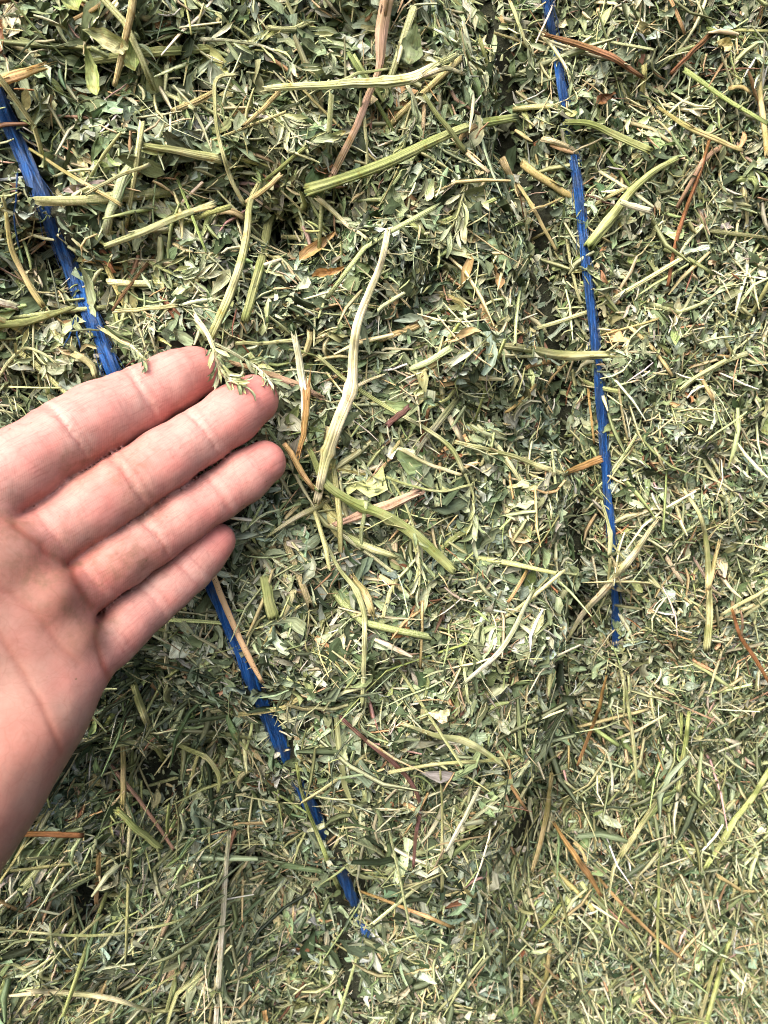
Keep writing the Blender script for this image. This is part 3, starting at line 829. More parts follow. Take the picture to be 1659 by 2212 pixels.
def stalk(name, label, cat, pts, w, colour, lift=.0028, ends='cut', mat=None, lobes=7, ridge=.14, flat=.7, group=None, branches=(), nodes=(), n=None, sides=22, jit=0.0):
    """one loose stalk as a thing of its own; side branches become its parts"""
    n = n or max(14, 5 * len(pts))
    W = np.interp(np.linspace(0, 1, n), np.linspace(0, 1, len(w)), w) if hasattr(w, '__len__') else np.full(n, w)
    for f in nodes: W = W * (1 + .45 * np.exp(-((np.linspace(0, 1, n) - f) / (.7 / n))**2))
    lift = lift + .0026 + (.0025 if pts[len(pts) // 2][1] > 1450 else 0)
    C, R = px_curve(pts, n, lift + .0004, W * .9)
    base = C[n // 2].copy()
    me = tube_mesh(name, C, R, mat or M_STEM, base, sides=sides, seed=nseed(), ends=ends, lobes=lobes, ridge=ridge, flat=flat)
    o = link(name, me); o.location = base
    col = np.array(PAL[colour]) if isinstance(colour, str) else np.array(colour)
    o.color = (*np.clip(col * (1 + jit), 0, 1), 1)
    set_props(o, label, cat, group)
    for b in branches:
        bp, bw = b[0], b[1]; bc = b[2] if len(b) > 2 else colour
        bn = max(5, 3 * len(bp)); Cb, Rb = px_curve(bp, bn, lift + .0004, np.linspace(bw, bw * .6, bn))
        ob = link('branch', tube_mesh('branch', Cb, Rb, M_STEM, base, sides=7, seed=nseed(), ends='fray', flat=.8), o)
        ob.color = (*PAL[bc], 1)
    return o

def leaf_arrays(L, W, fold, curl, twist, r, nu=5, nv=9, serr=.0, heart=False):
    tv = np.linspace(0, 1, nv); tu = np.linspace(-1, 1, nu)
    prof = np.interp(tv, [0, .15, .4, .65, .85, .95, 1], [.10, .40, .82, 1, .85, .5, .08])
    if heart: prof = np.interp(tv, [0, .2, .5, .8, .93, 1], [.05, .3, .66, .98, .95, .6])
    prof = prof * (1 + r.normal(0, .05, nv)) * (1 + serr * (np.arange(nv) % 2) * (tv > .5))
    U, T = np.meshgrid(tu, tv); Up = U * prof[:, None]
    half = W * .5 * Up
    y = half * math.cos(fold); z = np.abs(half) * math.sin(fold) + W * .09 * r.normal(0, 1, U.shape) * (np.abs(U) > .3) + W * .04 * r.normal(0, 1, U.shape)
    an = twist * (T - .5)
    y, z = y * np.cos(an) - z * np.sin(an), y * np.sin(an) + z * np.cos(an)
    z = z + L * curl * ((T - .5)**2 - .1); x = L * (T - .5)
    if heart: x = x - L * .14 * (np.abs(U) < .3) * (T > .95)
    V = np.stack([x, y, z], -1).reshape(-1, 3)
    k = np.arange(nu * nv).reshape(nv, nu)
    Q = np.stack([k[:-1, :-1], k[:-1, 1:], k[1:, 1:], k[1:, :-1]], -1).reshape(-1, 4)
    uv = np.stack([U + r.random() * 20, T * 1.5 + r.random() * 20], -1).reshape(-1, 2)
    return V, Q, uv
def leaf_mesh(name, L, W, fold, curl, twist, seed, mat=None, **kw):
    r = np.random.default_rng(seed)
    V, Q, uv = leaf_arrays(L, W, fold, curl, twist, r, **kw)
    return make_mesh(name, V, Q, mat or M_LEAFOBJ, None, uv)
def frame_matrix(P, a, u):
    a = Vector(a).normalized(); u = Vector(u); s = u.cross(a).normalized(); u = a.cross(s)
    m = Matrix((a, s, u)).transposed().to_4x4(); m.translation = Vector(P)
    return m

# --- pieces of the bale: the stems and leaves of its face that show largest
def build_stem_parts(n):
    var = []
    for i in range(22):
        r = np.random.default_rng(900 + i); K = 6; t = np.linspace(-.5, .5, K)
        C = np.stack([t, .03 * r.normal() * (t**2 * 4 - .3) + .006 * r.normal(0, 1, K), .03 * r.normal() * (t**2 * 4 - .3)], -1)
        if i % 6 == 0: C[:, 1] += np.where(t > .1, (t - .1) * r.choice([-1, 1]) * .5, 0)
        # radius 1/34 of the length; the copies are scaled
        V, Q, T, uv = tube_arrays(C[:, [0, 2, 1]] * [1, -1, 1], np.full(K, 1 / 34) * np.linspace(1.1, .85, K), sides=6, seed=i, ends='cut' if i % 3 else 'fray', lobes=3)
        V = V[:, [0, 2, 1]] * [1, 1, -1]
        me = bpy.data.meshes.new('stem'); me.from_pydata(V.tolist(), [], Q.tolist() + T.tolist())
        l = me.uv_layers.new(name='uv'); idx = np.empty(len(me.loops), np.int32); me.loops.foreach_get('vertex_index', idx)
        l.data.foreach_set('uv', uv[idx].astype(np.float32).ravel())
        me.polygons.foreach_set('use_smooth', np.ones(len(me.polygons), bool)); me.materials.append(M_STEM)
        var.append(me)
    m = 2600
    px = np.stack([RNG.uniform(0, 1659, m), RNG.uniform(0, 2212, m)], -1)
    low = np.clip((px[:, 1] - 1300) / 500, 0, 1)
    P = surf(px[:, 0], px[:, 1]); x, z = P[:, 0], P[:, 2]; nor = face_normal(x, z)
    a, s, u = frames(m, nor, .10, px_dir(x, z, flow_field(px, m)))
    L = np.clip(np.exp(RNG.normal(math.log(.023), .45, m)), .009, .055) * (1 + .5 * low)
    rad = np.clip(np.exp(RNG.normal(math.log(.00074), .35, m)), .0004, .0015)
    lift = RNG.uniform(.0010, .0042, m)
    hd = np.minimum.reduce([hand_dist(P + a * L[:, None] * f) for f in (-.6, -.25, 0, .25, .6)])
    ok = twine_clear(x, z, .006) & (hd > .008) & (RNG.random(m) < .75 + .25 * low)
    for i in np.where(ok)[0][:n]:
        o = bale_link('stem', var[RNG.integers(len(var))])
        mt = Matrix(((*(a[i] * L[i]), 0), (*(s[i] * rad[i] * 34), 0), (*(u[i] * rad[i] * 34 * .8), 0), (0, 0, 0, 1))).transposed()
        mt.translation = Vector(P[i] + nor[i] * lift[i])
        o.matrix_basis = Matrix.Translation(-Vector(BOFF)) @ mt
        o.color = (*pal(['straw', 'greenstraw', 'paleg', 'stemgreen', 'cream', 'tan', 'brown', 'pink'], [14, 26, 22, 20, 10, 4, 1.5, 2], 1, .15)[0], 1)
build_stem_parts(300)

def build_leaf_parts(n):
    var = []
    for i in range(26):
        r = np.random.default_rng(700 + i)
        var.append(leaf_mesh('leaf', 1, r.uniform(.26, .50), r.uniform(.2, 1.2), r.normal(0, .8), r.normal(0, .8), 700 + i, nu=3, nv=8, serr=.10))
    m = 2600
    px = np.stack([RNG.uniform(0, 1659, m), RNG.uniform(0, 1900, m)], -1)
    P = surf(px[:, 0], px[:, 1]); x, z = P[:, 0], P[:, 2]; nor = face_normal(x, z)
    a, s, u = frames(m, nor, .38)
    L = np.clip(np.exp(RNG.normal(math.log(.0095), .25, m)), .006, .0150)
    ok = twine_clear(x, z, .006) & (hand_dist(P) > .010) & (RNG.random(m) < 1.1 - px[:, 1] / 2400)
    for i in np.where(ok)[0][:n]:
        o = bale_link('leaf', var[RNG.integers(len(var))])
        mt = Matrix(((*(a[i] * L[i]), 0), (*(s[i] * L[i]), 0), (*(u[i] * L[i]), 0), (0, 0, 0, 1))).transposed()
        mt.translation = Vector(P[i] + nor[i] * RNG.uniform(.0005, .0032))
        o.matrix_basis = Matrix.Translation(-Vector(BOFF)) @ mt
        o.color = (*pal(['sage', 'grey', 'mid', 'olive', 'lime', 'dark', 'paleg'], [30, 20, 24, 10, 4, 8, 6], 1, .18)[0], 1)
build_leaf_parts(300)

# --- the two twines
def twine(label, line, rad, lift, seed, dive=None):
    C2 = smooth_curve(np.array(line, float), 420)
    P = surf(C2[:, 0], C2[:, 1]); y = P[:, 1]
    k = 14; yp = np.r_[np.full(k, y[0]), y, np.full(k, y[-1])]; ys = np.convolve(yp, np.ones(2*k+1) / (2*k+1), 'valid')
    r = np.random.default_rng(seed)
    lf = np.full(len(ys), lift)
    if dive:
        for f, w, dp in dive: lf = lf - dp * np.exp(-((np.linspace(0, 1, len(ys)) - f) / w)**2)
    rr = ray(C2[:, 0], C2[:, 1]); t = (ys - EYE[1] - lf) / rr[:, 1]; C = EYE + t[:, None] * rr
    base = C[len(C) // 2].copy()
    o = empty('twine', base); set_props(o, label, 'twine', 'blue twines tied round the bale')
    T = nrm(np.gradient(C, axis=0)); S = nrm(np.cross(np.array([0, -1., 0]), T)); U = np.cross(T, S)
    arc = np.r_[0, np.cumsum(np.linalg.norm(np.diff(C, axis=0), axis=1))]
    sides = 40; th = np.linspace(0, 2 * math.pi, sides, endpoint=False)
    tw = arc * 70 + np.cumsum(r.normal(0, .02, len(arc)))
    wv = np.interp(arc, np.linspace(0, arc[-1], 40), 1 + .10 * r.normal(0, 1, 40))
    R = rad * wv[:, None] * (1 + .14 * np.cos(5 * (th[None] - tw[:, None])) + .07 * np.cos(11 * (th[None] - tw[:, None] * 1.02) + 1) + .05 * np.cos(2 * th[None] - tw[:, None]))
    V = C[:, None] + (R * np.cos(th))[..., None] * S[:, None] + (R * .88 * np.sin(th))[..., None] * U[:, None]
    kk = np.arange(len(C) * sides).reshape(len(C), sides)
    Q = np.concatenate([np.stack([kk[:-1, j], kk[:-1, (j+1) % sides], kk[1:, (j+1) % sides], kk[1:, j]], -1) for j in range(sides)])
    uv = np.stack(np.broadcast_arrays((th[None] - tw[:, None]) / 6.283, (arc / .012)[:, None]), -1).reshape(-1, 2)
    link('cord', make_mesh('cord', V.reshape(-1, 3) - base, Q, M_TWINE, None, uv), o)
    # stray fibres standing off the cord
    Vs, Qs, us = [], [], []; off = 0
    for _ in range(240):
        i = r.integers(10, len(C) - 40); K = 6; tt = np.linspace(0, 1, K)
        a0 = r.uniform(.2, 2.9); L = r.uniform(6, 26)
        dirn = S[i] * math.cos(a0) + U[i] * math.sin(a0) * .9
        idx = np.clip(i + (tt * L).astype(int), 0, len(C) - 1)
        c = C[idx] + dirn * (rad * (1.0 + r.uniform(.05, .5) * np.sin(tt * 3.14 * r.uniform(.5, 1))))[:, None] + (tt * r.normal(0, .0012))[:, None] * S[i]
        v, q, _, u2 = tube_arrays(c, np.full(K, .00011), sides=3, seed=_, ridge=0, ends='none')
        v = v[:K * 3]; u2 = u2[:K * 3]
        Vs.append(v); Qs.append(q + off); us.append(u2); off += len(v)
    f = link('loose_fibres', make_mesh('loose_fibres', np.concatenate(Vs) - base, np.concatenate(Qs), M_TWINE, None, np.concatenate(us)), o); f['kind'] = 'stuff'
    return o, base
tl, tlb = twine('thick blue plastic twine on the left running down behind the hand', TWINE_L, .0021, .0022, 5, [(.375, .012, .002), (.415, .018, .0035), (.99, .06, .022)])
tr, trb = twine('blue plastic twine sunk in a groove on the right, partly buried lower down', TWINE_R, .0014, .0030, 6, [(.145, .012, .003), (.24, .015, .0045), (.65, .03, .002), (.74, .05, .004), (.955, .15, .022)])
for pts in ([(38, 375), (36, 420), (30, 470), (38, 520), (42, 545)], [(160, 690), (155, 715), (142, 742)], [(168, 690), (166, 720), (172, 745)]):
    C, R = px_curve(pts, 10, .0035, 3.5)
    link('strand', tube_mesh('strand', C, R, M_TWINE, tlb, sides=5, seed=nseed(), ends='fray'), tl)

# --- loose stalks and twigs lying on the bale, one by one
S = stalk
S('stalk', 'long pale straw stalk with a side shoot, upright in the middle of the bale', 'stalk', [(838, 498), (822, 575), (795, 640), (772, 700), (762, 765), (757, 840), (728, 918), (705, 985), (685, 1085)], [12, 14, 16, 18, 20, 25, 26, 22, 17], 'cream', .006, nodes=(.58, .82), branches=[([(765, 838), (790, 825), (822, 812)], 9, 'cream')], lobes=4)
S('stalk', 'thick green ribbed stalk with a pale cut end, slanting up right near the top', 'stalk', [(665, 410), (740, 388), (830, 355), (930, 308), (1010, 275), (1112, 254)], [26, 23, 23, 22, 18, 15], 'stemgreen', .007)
S('stalk', 'pale green horizontal stalk near the top, splitting open at its right end', 'stalk', [(592, 189), (660, 186), (735, 182), (820, 178), (895, 166), (930, 150)], [13, 15, 17, 20, 24, 22], 'paleg', .009, nodes=(.7,), branches=[([(925, 152), (965, 130), (1003, 110)], 15, 'paleg'), ([(925, 158), (965, 148), (998, 158)], 14, 'cream'), ([(740, 175), (765, 162), (800, 155), (835, 150)], 8, 'paleg')], ends='fray')
S('stalk', 'pinkish tan stalk slanting down from the top edge under the pale horizontal stalk', 'stalk', [(838, -10), (824, 70), (818, 150), (790, 222), (752, 310), (713, 388)], [30, 30, 15, 16, 15, 14], 'pink', .004, ends='fray')
S('stalk', 'thin straw stalk with a bent top, left of the upper middle', 'stalk', [(515, 160), (472, 168), (464, 230), (478, 320), (500, 390), (528, 442)], [7, 9, 9, 9, 10, 9], 'greenstraw', .006)
S('stalk', 'straw green stalk curving down to just above the index finger', 'stalk', [(560, 400), (545, 430), (534, 500), (522, 560), (495, 640), (455, 728)], [13, 16, 18, 18, 19, 17], 'greenstraw', .005)
S('stalk', 'short olive stalk with a cut top, beside the curved straw green stalk', 'stalk', [(584, 470), (572, 530), (553, 610), (528, 690)], [20, 20, 20, 18], 'olive', .003, jit=.25)
S('stalk', 'thin straw stalk meeting the bent stalk, tilted up to the right', 'stalk', [(530, 440), (570, 410), (606, 378)], 11, 'straw', .006)
S('stalk', 'yellow straw stalk hanging from the top edge left of the middle', 'stalk', [(288, -8), (274, 70), (262, 120), (248, 182)], [17, 17, 15, 10], 'straw', .006)
S('stalk', 'split whitish stalk standing beside the middle fingertip', 'stalk', [(640, 742), (650, 800), (656, 840), (660, 895)], [13, 17, 19, 20], 'white', .007, ends='fray', branches=[([(662, 850), (660, 905), (648, 972)], 17, 'orange')])
S('stalk', 'light green straight stalk lying level above the middle fingertip', 'stalk', [(512, 742), (570, 740), (640, 735)], 8, 'paleg', .005)
S('stalk', 'flat pinkish tan stalk behind the middle fingertip', 'stalk', [(512, 788), (560, 800), (620, 822), (684, 852)], [10, 15, 17, 11], 'pink', .003, ends='fray')
S('stalk', 'short orange tan stalk beside the ring fingertip', 'stalk', [(617, 960), (640, 1000), (662, 1035), (690, 1068)], [13, 14, 12, 9], 'tan', .005, jit=.3)
S('stalk', 'tan stalk with dark ends under the foot of the long pale stalk', 'stalk', [(592, 1148), (640, 1118), (680, 1098), (712, 1078)], [8, 13, 15, 17], 'cream', .004, ends='fray', jit=-.1)
S('stalk', 'thick olive green stalk slanting down to the right across the middle', 'stalk', [(672, 975), (705, 1045), (765, 1085), (830, 1112), (900, 1160), (980, 1232)], [12, 20, 23, 25, 24, 22], 'stemgreen', .003, nodes=(.42,))
S('stalk', 'pink and straw flat stalk lying under the olive green stalk', 'stalk', [(735, 1130), (790, 1108), (840, 1090), (890, 1070)], [12, 22, 24, 18], 'pink', .0015, ends='fray')
S('stalk', 'light green split stalk left of the lower end of the olive green stalk', 'stalk', [(735, 1150), (790, 1180), (845, 1200)], [18, 19, 12], 'paleg', .003, ends='fray')
S('stalk', 'thin long green stalk arching down to the right from the pale stalk', 'stalk', [(690, 770), (760, 830), (850, 888), (925, 928), (975, 968), (1003, 1022)], [8, 9, 10, 10, 10, 11], 'paleg', .005, jit=-.1)
S('stalk', 'thin cream stalk joining the arching green stalk from the left', 'stalk', [(862, 968), (920, 1000), (998, 1026)], [8, 9, 8], 'cream', .005)
S('stalk', 'thin green stalk bent like a shallow bowl below the cream stalk', 'stalk', [(835, 1030), (890, 1050), (950, 1062), (1022, 1048)], 6, 'paleg', .004, jit=-.15)
S('stalk', 'slim yellow green stalk leading right to an orange brown chip', 'stalk', [(985, 955), (1060, 972), (1140, 998), (1222, 1026)], [9, 10, 11, 12], 'greenstraw', .004)
S('straw_chip', 'flat orange brown chip beside the right twine', 'chip', [(1218, 1022), (1258, 1008), (1297, 992)], [10, 16, 18], 'orange', .006, jit=-.15)
S('stalk', 'grey green broken stalk reaching across the right twine', 'stalk', [(1050, 742), (1130, 752), (1220, 768), (1302, 766)], [10, 18, 22, 18], 'greenstraw', .005, ends='fray', branches=[([(1062, 768), (1140, 770), (1240, 774)], 8, 'cream')], jit=-.25)
S('twig', 'short dark purple hollow twig right of the long pale stalk', 'twig', [(838, 918), (858, 900), (884, 880)], [14, 14, 13], 'purple', .008, jit=-.2)
S('twig', 'grey brown tapering twig leaning right of the dark purple twig', 'twig', [(905, 968), (935, 930), (962, 895), (982, 868)], [9, 14, 17, 12], 'slate', .003, ends='fray')
S('twig', 'dark rough twig beside the grey brown tapering twig', 'twig', [(908, 975), (915, 935), (925, 885)], [10, 11, 7], 'brown', .002)
S('stalk', 'pale green stem with a yellow joint in the lower middle', 'stalk', [(700, 1165), (735, 1232), (768, 1275), (785, 1320), (786, 1400), (783, 1525)], [5, 9, 13, 10, 10, 11], 'paleg', .004, nodes=(.35,))
S('stalk', 'short wide green stalk piece standing right of the little finger', 'stalk', [(572, 1250), (580, 1290), (590, 1332)], [24, 24, 25], 'olive', .003, jit=.45)
S('stalk', 'short split yellow stalk piece right of the short wide green piece', 'stalk', [(770, 1258), (785, 1280), (800, 1310)], [14, 20, 16], 'straw', .003, ends='fray')
S('twig', 'tan stick with black specks lying against the left twine below the hand', 'twig', [(459, 1238), (482, 1295), (505, 1350), (530, 1405), (566, 1472)], [13, 14, 14, 13, 8], 'tan', .0045, mat=M_SPECK, jit=.25)
S('stalk', 'pale ragged stalk crossing the lower end of the right twine', 'stalk', [(1412, 1133), (1375, 1190), (1335, 1240), (1300, 1282), (1255, 1330), (1232, 1372)], [9, 16, 18, 18, 14, 8], 'cream', .009, ends='fray', jit=-.12)
S('stalk', 'small pale stem with a swollen joint lying along the right twine', 'stalk', [(1300, 1082), (1312, 1120), (1318, 1145), (1316, 1198)], [6, 7, 11, 11], 'paleg', .005, nodes=(.6,))
S('stalk', 'yellow green stalk standing upright at the right, forked near its top', 'stalk', [(1476, 1058), (1510, 1110), (1526, 1180), (1530, 1260), (1534, 1330), (1528, 1405)], [8, 10, 12, 15, 18, 17], 'greenstraw', .007, branches=[([(1530, 1268), (1542, 1220), (1552, 1178)], 13, 'straw')])
S('twig', 'long thin reddish brown twig upright in the upper right', 'twig', [(1532, 305), (1505, 390), (1480, 460), (1457, 540), (1443, 616)], [8, 10, 10, 10, 9], 'rust', .004, jit=.25, lobes=3)
S('twig', 'weathered brown twig slanting right from the top of the right twine', 'twig', [(1185, 78), (1250, 96), (1320, 122), (1382, 162)], [8, 14, 15, 9], 'brown', .004, ends='fray', jit=.5)
S('twig', 'short brown twig rising right near the top right corner', 'twig', [(1450, 157), (1495, 112), (1542, 68)], [8, 11, 11], 'brown', .003, jit=.5)
S('stalk', 'olive green stalk right of the right twine in the upper part', 'stalk', [(1222, 262), (1262, 264), (1330, 292), (1402, 325)], [11, 14, 16, 15], 'olive', .003, jit=.15)
S('stalk', 'straw stalk slanting down to the right above the reddish twig', 'stalk', [(1420, 232), (1490, 276), (1550, 302), (1604, 325)], [6, 11, 12, 9], 'straw', .005)
S('stalk', 'straw stalk standing along the upper right edge', 'stalk', [(1632, 85), (1640, 180), (1648, 250), (1658, 335)], [9, 12, 13, 12], 'straw', .004)
S('stalk', 'wide pale green stalk rising to the right of the right twine', 'stalk', [(1272, 532), (1325, 465), (1372, 405), (1410, 372), (1462, 342)], [24, 24, 20, 14, 9], 'stemgreen', .003, jit=.35)
S('straw_chip', 'short cream chip lying across the wide pale green stalk', 'chip', [(1340, 436), (1372, 446), (1404, 456)], [12, 14, 15], 'white', .006)
S('stalk', 'light green stalk rising right in the right part of the picture', 'stalk', [(1470, 842), (1500, 818), (1545, 792), (1612, 764)], [8, 11, 13, 12], 'paleg', .003)
S('stalk', 'thin yellow jointed stalk left of the right twine', 'stalk', [(1092, 365), (1120, 402), (1152, 450), (1178, 500), (1202, 542)], [6, 8, 8, 8, 7], 'straw', .005, nodes=(.45,), branches=[([(1152, 452), (1185, 440), (1212, 428)], 6, 'straw')])
S('stalk', 'short olive stalk crossing the thick green ribbed stalk', 'stalk', [(918, 210), (950, 255), (980, 292), (1006, 326)], [9, 11, 11, 12], 'olive', .009)
S('twig', 'dark jointed twig bending down in the lower middle', 'twig', [(742, 1553), (790, 1600), (848, 1645), (888, 1690), (907, 1735), (900, 1800), (893, 1868)], [8, 9, 11, 10, 8, 8, 6], 'purple', .004, ends='fray')
S('stalk', 'green stalk lying along the left twine in its lower part', 'stalk', [(640, 1648), (655, 1720), (690, 1815), (732, 1918)], [7, 9, 10, 11], 'stemgreen', .006, jit=.2)
S('stalk', 'fuzzy pale stalk slanting right in the lower middle', 'stalk', [(880, 1568), (940, 1588), (1000, 1600), (1045, 1622), (1086, 1652)], [8, 11, 16, 14, 11], 'paleg', .005, ends='fray')
S('stalk', 'thin upright green stalk below the fuzzy pale stalk', 'stalk', [(952, 1665), (956, 1750), (954, 1840), (955, 1925)], [5, 6, 7, 8], 'greenstraw', .005)
S('stalk', 'level yellow green stalk crossing above the thin upright stalk', 'stalk', [(842, 1668), (930, 1652), (1040, 1645), (1140, 1630)], [9, 9, 9, 8], 'greenstraw', .003)
S('stalk', 'long whitish stalk running down to the bottom edge at the left', 'stalk', [(494, 1805), (488, 1880), (484, 1960), (476, 2060), (466, 2220)], [10, 12, 12, 12, 11], 'white', .007, jit=-.1, ends='fray')
S('stalk', 'long thin pale grass blade curving level near the bottom left', 'grass blade', [(-8, 2006), (60, 2012), (150, 2021), (280, 2014), (360, 1996), (430, 1972)], [5, 6, 7, 7, 7, 5], 'paleg', .007)
S('stalk', 'straw stalk below the wrist side of the hand, bent at its foot', 'stalk', [(288, 1478), (318, 1560), (342, 1620), (354, 1642)], [15, 17, 16, 11], 'greenstraw', .005)
S('stalk', 'crooked pale stalk with a knee in the lower left', 'stalk', [(362, 1600), (410, 1620), (447, 1638), (474, 1682), (470, 1710)], [11, 11, 12, 11, 7], 'greenstraw', .005, nodes=(.5,))
S('stalk', 'short upright straw piece in the lower left, left of the bent straw stalk', 'stalk', [(264, 1590), (266, 1655), (265, 1725)], [10, 12, 12], 'straw', .005, ends='fray')
S('stalk', 'short hollow green stalk slanting down in the lower left', 'stalk', [(254, 1752), (290, 1788), (318, 1808), (346, 1832)], [14, 16, 16, 15], 'stemgreen', .005, jit=.35)
S('twig', 'level orange brown twig at the left edge below the hand', 'twig', [(20, 1806), (90, 1802), (178, 1804)], [12, 13, 12], 'rust', .004, jit=.3)
S('twig', 'short upright brown twig near the bottom left', 'twig', [(212, 1845), (211, 1895), (209, 1950)], [9, 10, 9], 'tan', .005, jit=-.3)
S('stalk', 'tan stalk slanting right from the lower end of the left twine', 'stalk', [(782, 1925), (850, 1952), (910, 1975), (980, 2005)], [6, 9, 10, 7], 'tan', .005, jit=.3)
S('stalk', 'orange brown stalk leaning left beside the lower right twine', 'stalk', [(1310, 1462), (1296, 1520), (1275, 1580), (1248, 1652)], [5, 9, 9, 6], 'orange', .006, jit=-.2)
S('stalk', 'thin green stem with a fork, hanging right of the buried twine', 'stalk', [(1343, 1448), (1352, 1500), (1362, 1560), (1370, 1620), (1376, 1690)], [8, 9, 9, 10, 6], 'paleg', .006, ends='fray', jit=-.1, branches=[([(1346, 1470), (1348, 1510), (1347, 1550)], 5, 'paleg')])
S('stalk', 'upright fresh green stem in the lower right', 'stalk', [(1488, 1540), (1482, 1590), (1474, 1640), (1466, 1708)], [9, 12, 13, 10], 'stemgreen', .005, jit=.4)
S('stalk', 'orange split stalk pointing down into the dark hollow at the lower right', 'stalk', [(1203, 1788), (1235, 1838), (1265, 1880), (1296, 1932)], [7, 12, 13, 7], 'orange', .008, ends='fray')
S('stalk', 'olive stalk leaning left in the lower right', 'stalk', [(1434, 1698), (1400, 1758), (1370, 1805), (1342, 1850)], [8, 12, 13, 12], 'greenstraw', .005, jit=-.15)
S('stalk', 'thick green stalk rising to the right edge in the lower right', 'stalk', [(1668, 1655), (1630, 1715), (1580, 1785), (1522, 1878)], [14, 15, 15, 13], 'stemgreen', .005, jit=.35, nodes=(.7,))
S('stalk', 'thin curved lilac stem right of the buried twine', 'stalk', [(1282, 1606), (1308, 1622), (1320, 1665), (1325, 1735)], [4, 5, 7, 6], 'silver', .008)
S('stalk', 'straw stalk hanging down left of the dark hollow', 'stalk', [(1190, 1680), (1182, 1750), (1168, 1815), (1152, 1872)], [9, 12, 11, 10], 'straw', .006, ends='fray')
S('stalk', 'straight pale stalk leaning left, left of the hanging straw stalk', 'stalk', [(1045, 1685), (1015, 1745), (985, 1800), (965, 1840)], [9, 10, 10, 8], 'silver', .004)
S('stalk', 'straw stalk bent like a hook at the far left, left of the left twine', 'stalk', [(12, 462), (28, 545), (58, 605), (92, 660)], [8, 12, 13, 13], 'straw', .008)
S('stalk', 'cream stalk poking in at the left edge', 'stalk', [(-12, 652), (12, 655), (34, 662)], [16, 17, 15], 'white', .010)
S('stalk', 'thin straw stalk slanting from the left twine towards the middle', 'stalk', [(66, 322), (110, 352), (180, 395), (262, 442)], [6, 8, 10, 9], 'straw', .006)
S('stalk', 'pink tan broken stalk at the upper left edge', 'stalk', [(-10, 176), (30, 165), (78, 148)], [22, 22, 16], 'tan', .005, jit=.3, ends='fray')
S('stalk', 'pale green stalk rising right in the left half, above the olive stalk', 'stalk', [(228, 532), (300, 505), (370, 475), (462, 438)], [12, 15, 15, 10], 'paleg', .004)
S('stalk', 'thin mint green stalk rising right in the upper left', 'stalk', [(185, 418), (240, 388), (320, 355)], 8, 'paleg', .005, jit=-.1)
S('stalk', 'olive stalk lying level under the lower left edge of the left twine', 'stalk', [(-5, 702), (60, 695), (120, 678), (160, 662)], [16, 17, 14, 9], 'olive', .004, jit=.2)
S('stalk', 'level straw stalk left of the small sprig above the index finger', 'stalk', [(245, 672), (320, 666), (384, 660)], 9, 'greenstraw', .005)
S('stalk', 'buried green stalk lying level in the upper left', 'stalk', [(190, 132), (280, 118), (370, 108), (460, 104)], [14, 22, 22, 16], 'olive', .002, jit=.3)
S('stalk', 'buried straw stalk lying level beneath the bent thin stalk', 'stalk', [(310, 312), (390, 326), (475, 345)], [10, 17, 18], 'greenstraw', .002, jit=-.1)
S('stalk', 'straw stalk rising right towards the bent thin stalk', 'stalk', [(375, 240), (420, 222), (464, 198)], [12, 13, 12], 'straw', .004, jit=-.1)
S('stalk', 'long straw stalk lying level at the bottom left edge', 'stalk', [(60, 2142), (150, 2146), (250, 2160), (330, 2185)], [10, 14, 12, 7], 'cream', .006, jit=-.1)
S('stalk', 'upright green stalk at the lower right corner', 'stalk', [(1576, 2035), (1560, 2080), (1545, 2140), (1522, 2225)], [9, 11, 12, 12], 'stemgreen', .007, jit=.5)
S('stalk', 'tan green stalk beside the upright stalk in the lower right corner', 'stalk', [(1550, 2060), (1535, 2120), (1506, 2225)], [8, 10, 11], 'greenstraw', .006, jit=-.15)
S('stalk', 'long thin tan stalk slanting down right from the dark hollow', 'stalk', [(1290, 1890), (1340, 1950), (1400, 2010), (1480, 2075)], [6, 7, 7, 5], 'tan', .008, jit=.2)
S('stalk', 'long thin green stalk slanting down right below the tan one', 'stalk', [(1282, 1985), (1335, 2040), (1395, 2100), (1445, 2178)], [5, 7, 7, 5], 'paleg', .009, jit=-.1)
S('stalk', 'thin upright green stalk in the bottom right quarter', 'stalk', [(1425, 1838), (1422, 1930), (1421, 2010), (1420, 2095)], [5, 7, 7, 5], 'stemgreen', .008, jit=.4)
S('stalk', 'upright tan stalk near the bottom right of the middle', 'stalk', [(1190, 2040), (1180, 2110), (1155, 2220)], [9, 11, 12], 'straw', .006, jit=-.2)
S('stalk', 'slender straw stalk curving down in the bottom middle', 'stalk', [(1025, 2045), (1080, 2060), (1140, 2095), (1192, 2138)], [5, 6, 6, 5], 'greenstraw', .006)
S('stalk', 'forked brown stem at the right edge', 'stalk', [(1580, 1315), (1600, 1375), (1632, 1425), (1665, 1480)], [7, 9, 9, 7], 'rust', .006, jit=.5, branches=[([(1600, 1375), (1605, 1345), (1600, 1320)], 7, 'pink')])
S('stalk', 'green stalk rising to the right edge beside the forked brown stem', 'stalk', [(1560, 1328), (1610, 1300), (1665, 1272)], [8, 11, 11], 'greenstraw', .005)
S('stalk', 'tan stalk leaning left of the right twine, lower part', 'stalk', [(1150, 1205), (1135, 1240), (1098, 1300)], [7, 9, 8], 'tan', .004)
S('stalk', 'straw stalk with a pale broken top, lying towards the lower right twine', 'stalk', [(1145, 1285), (1120, 1340), (1085, 1400), (1010, 1470)], [9, 12, 12, 8], 'silver', .004, ends='fray', jit=-.1)

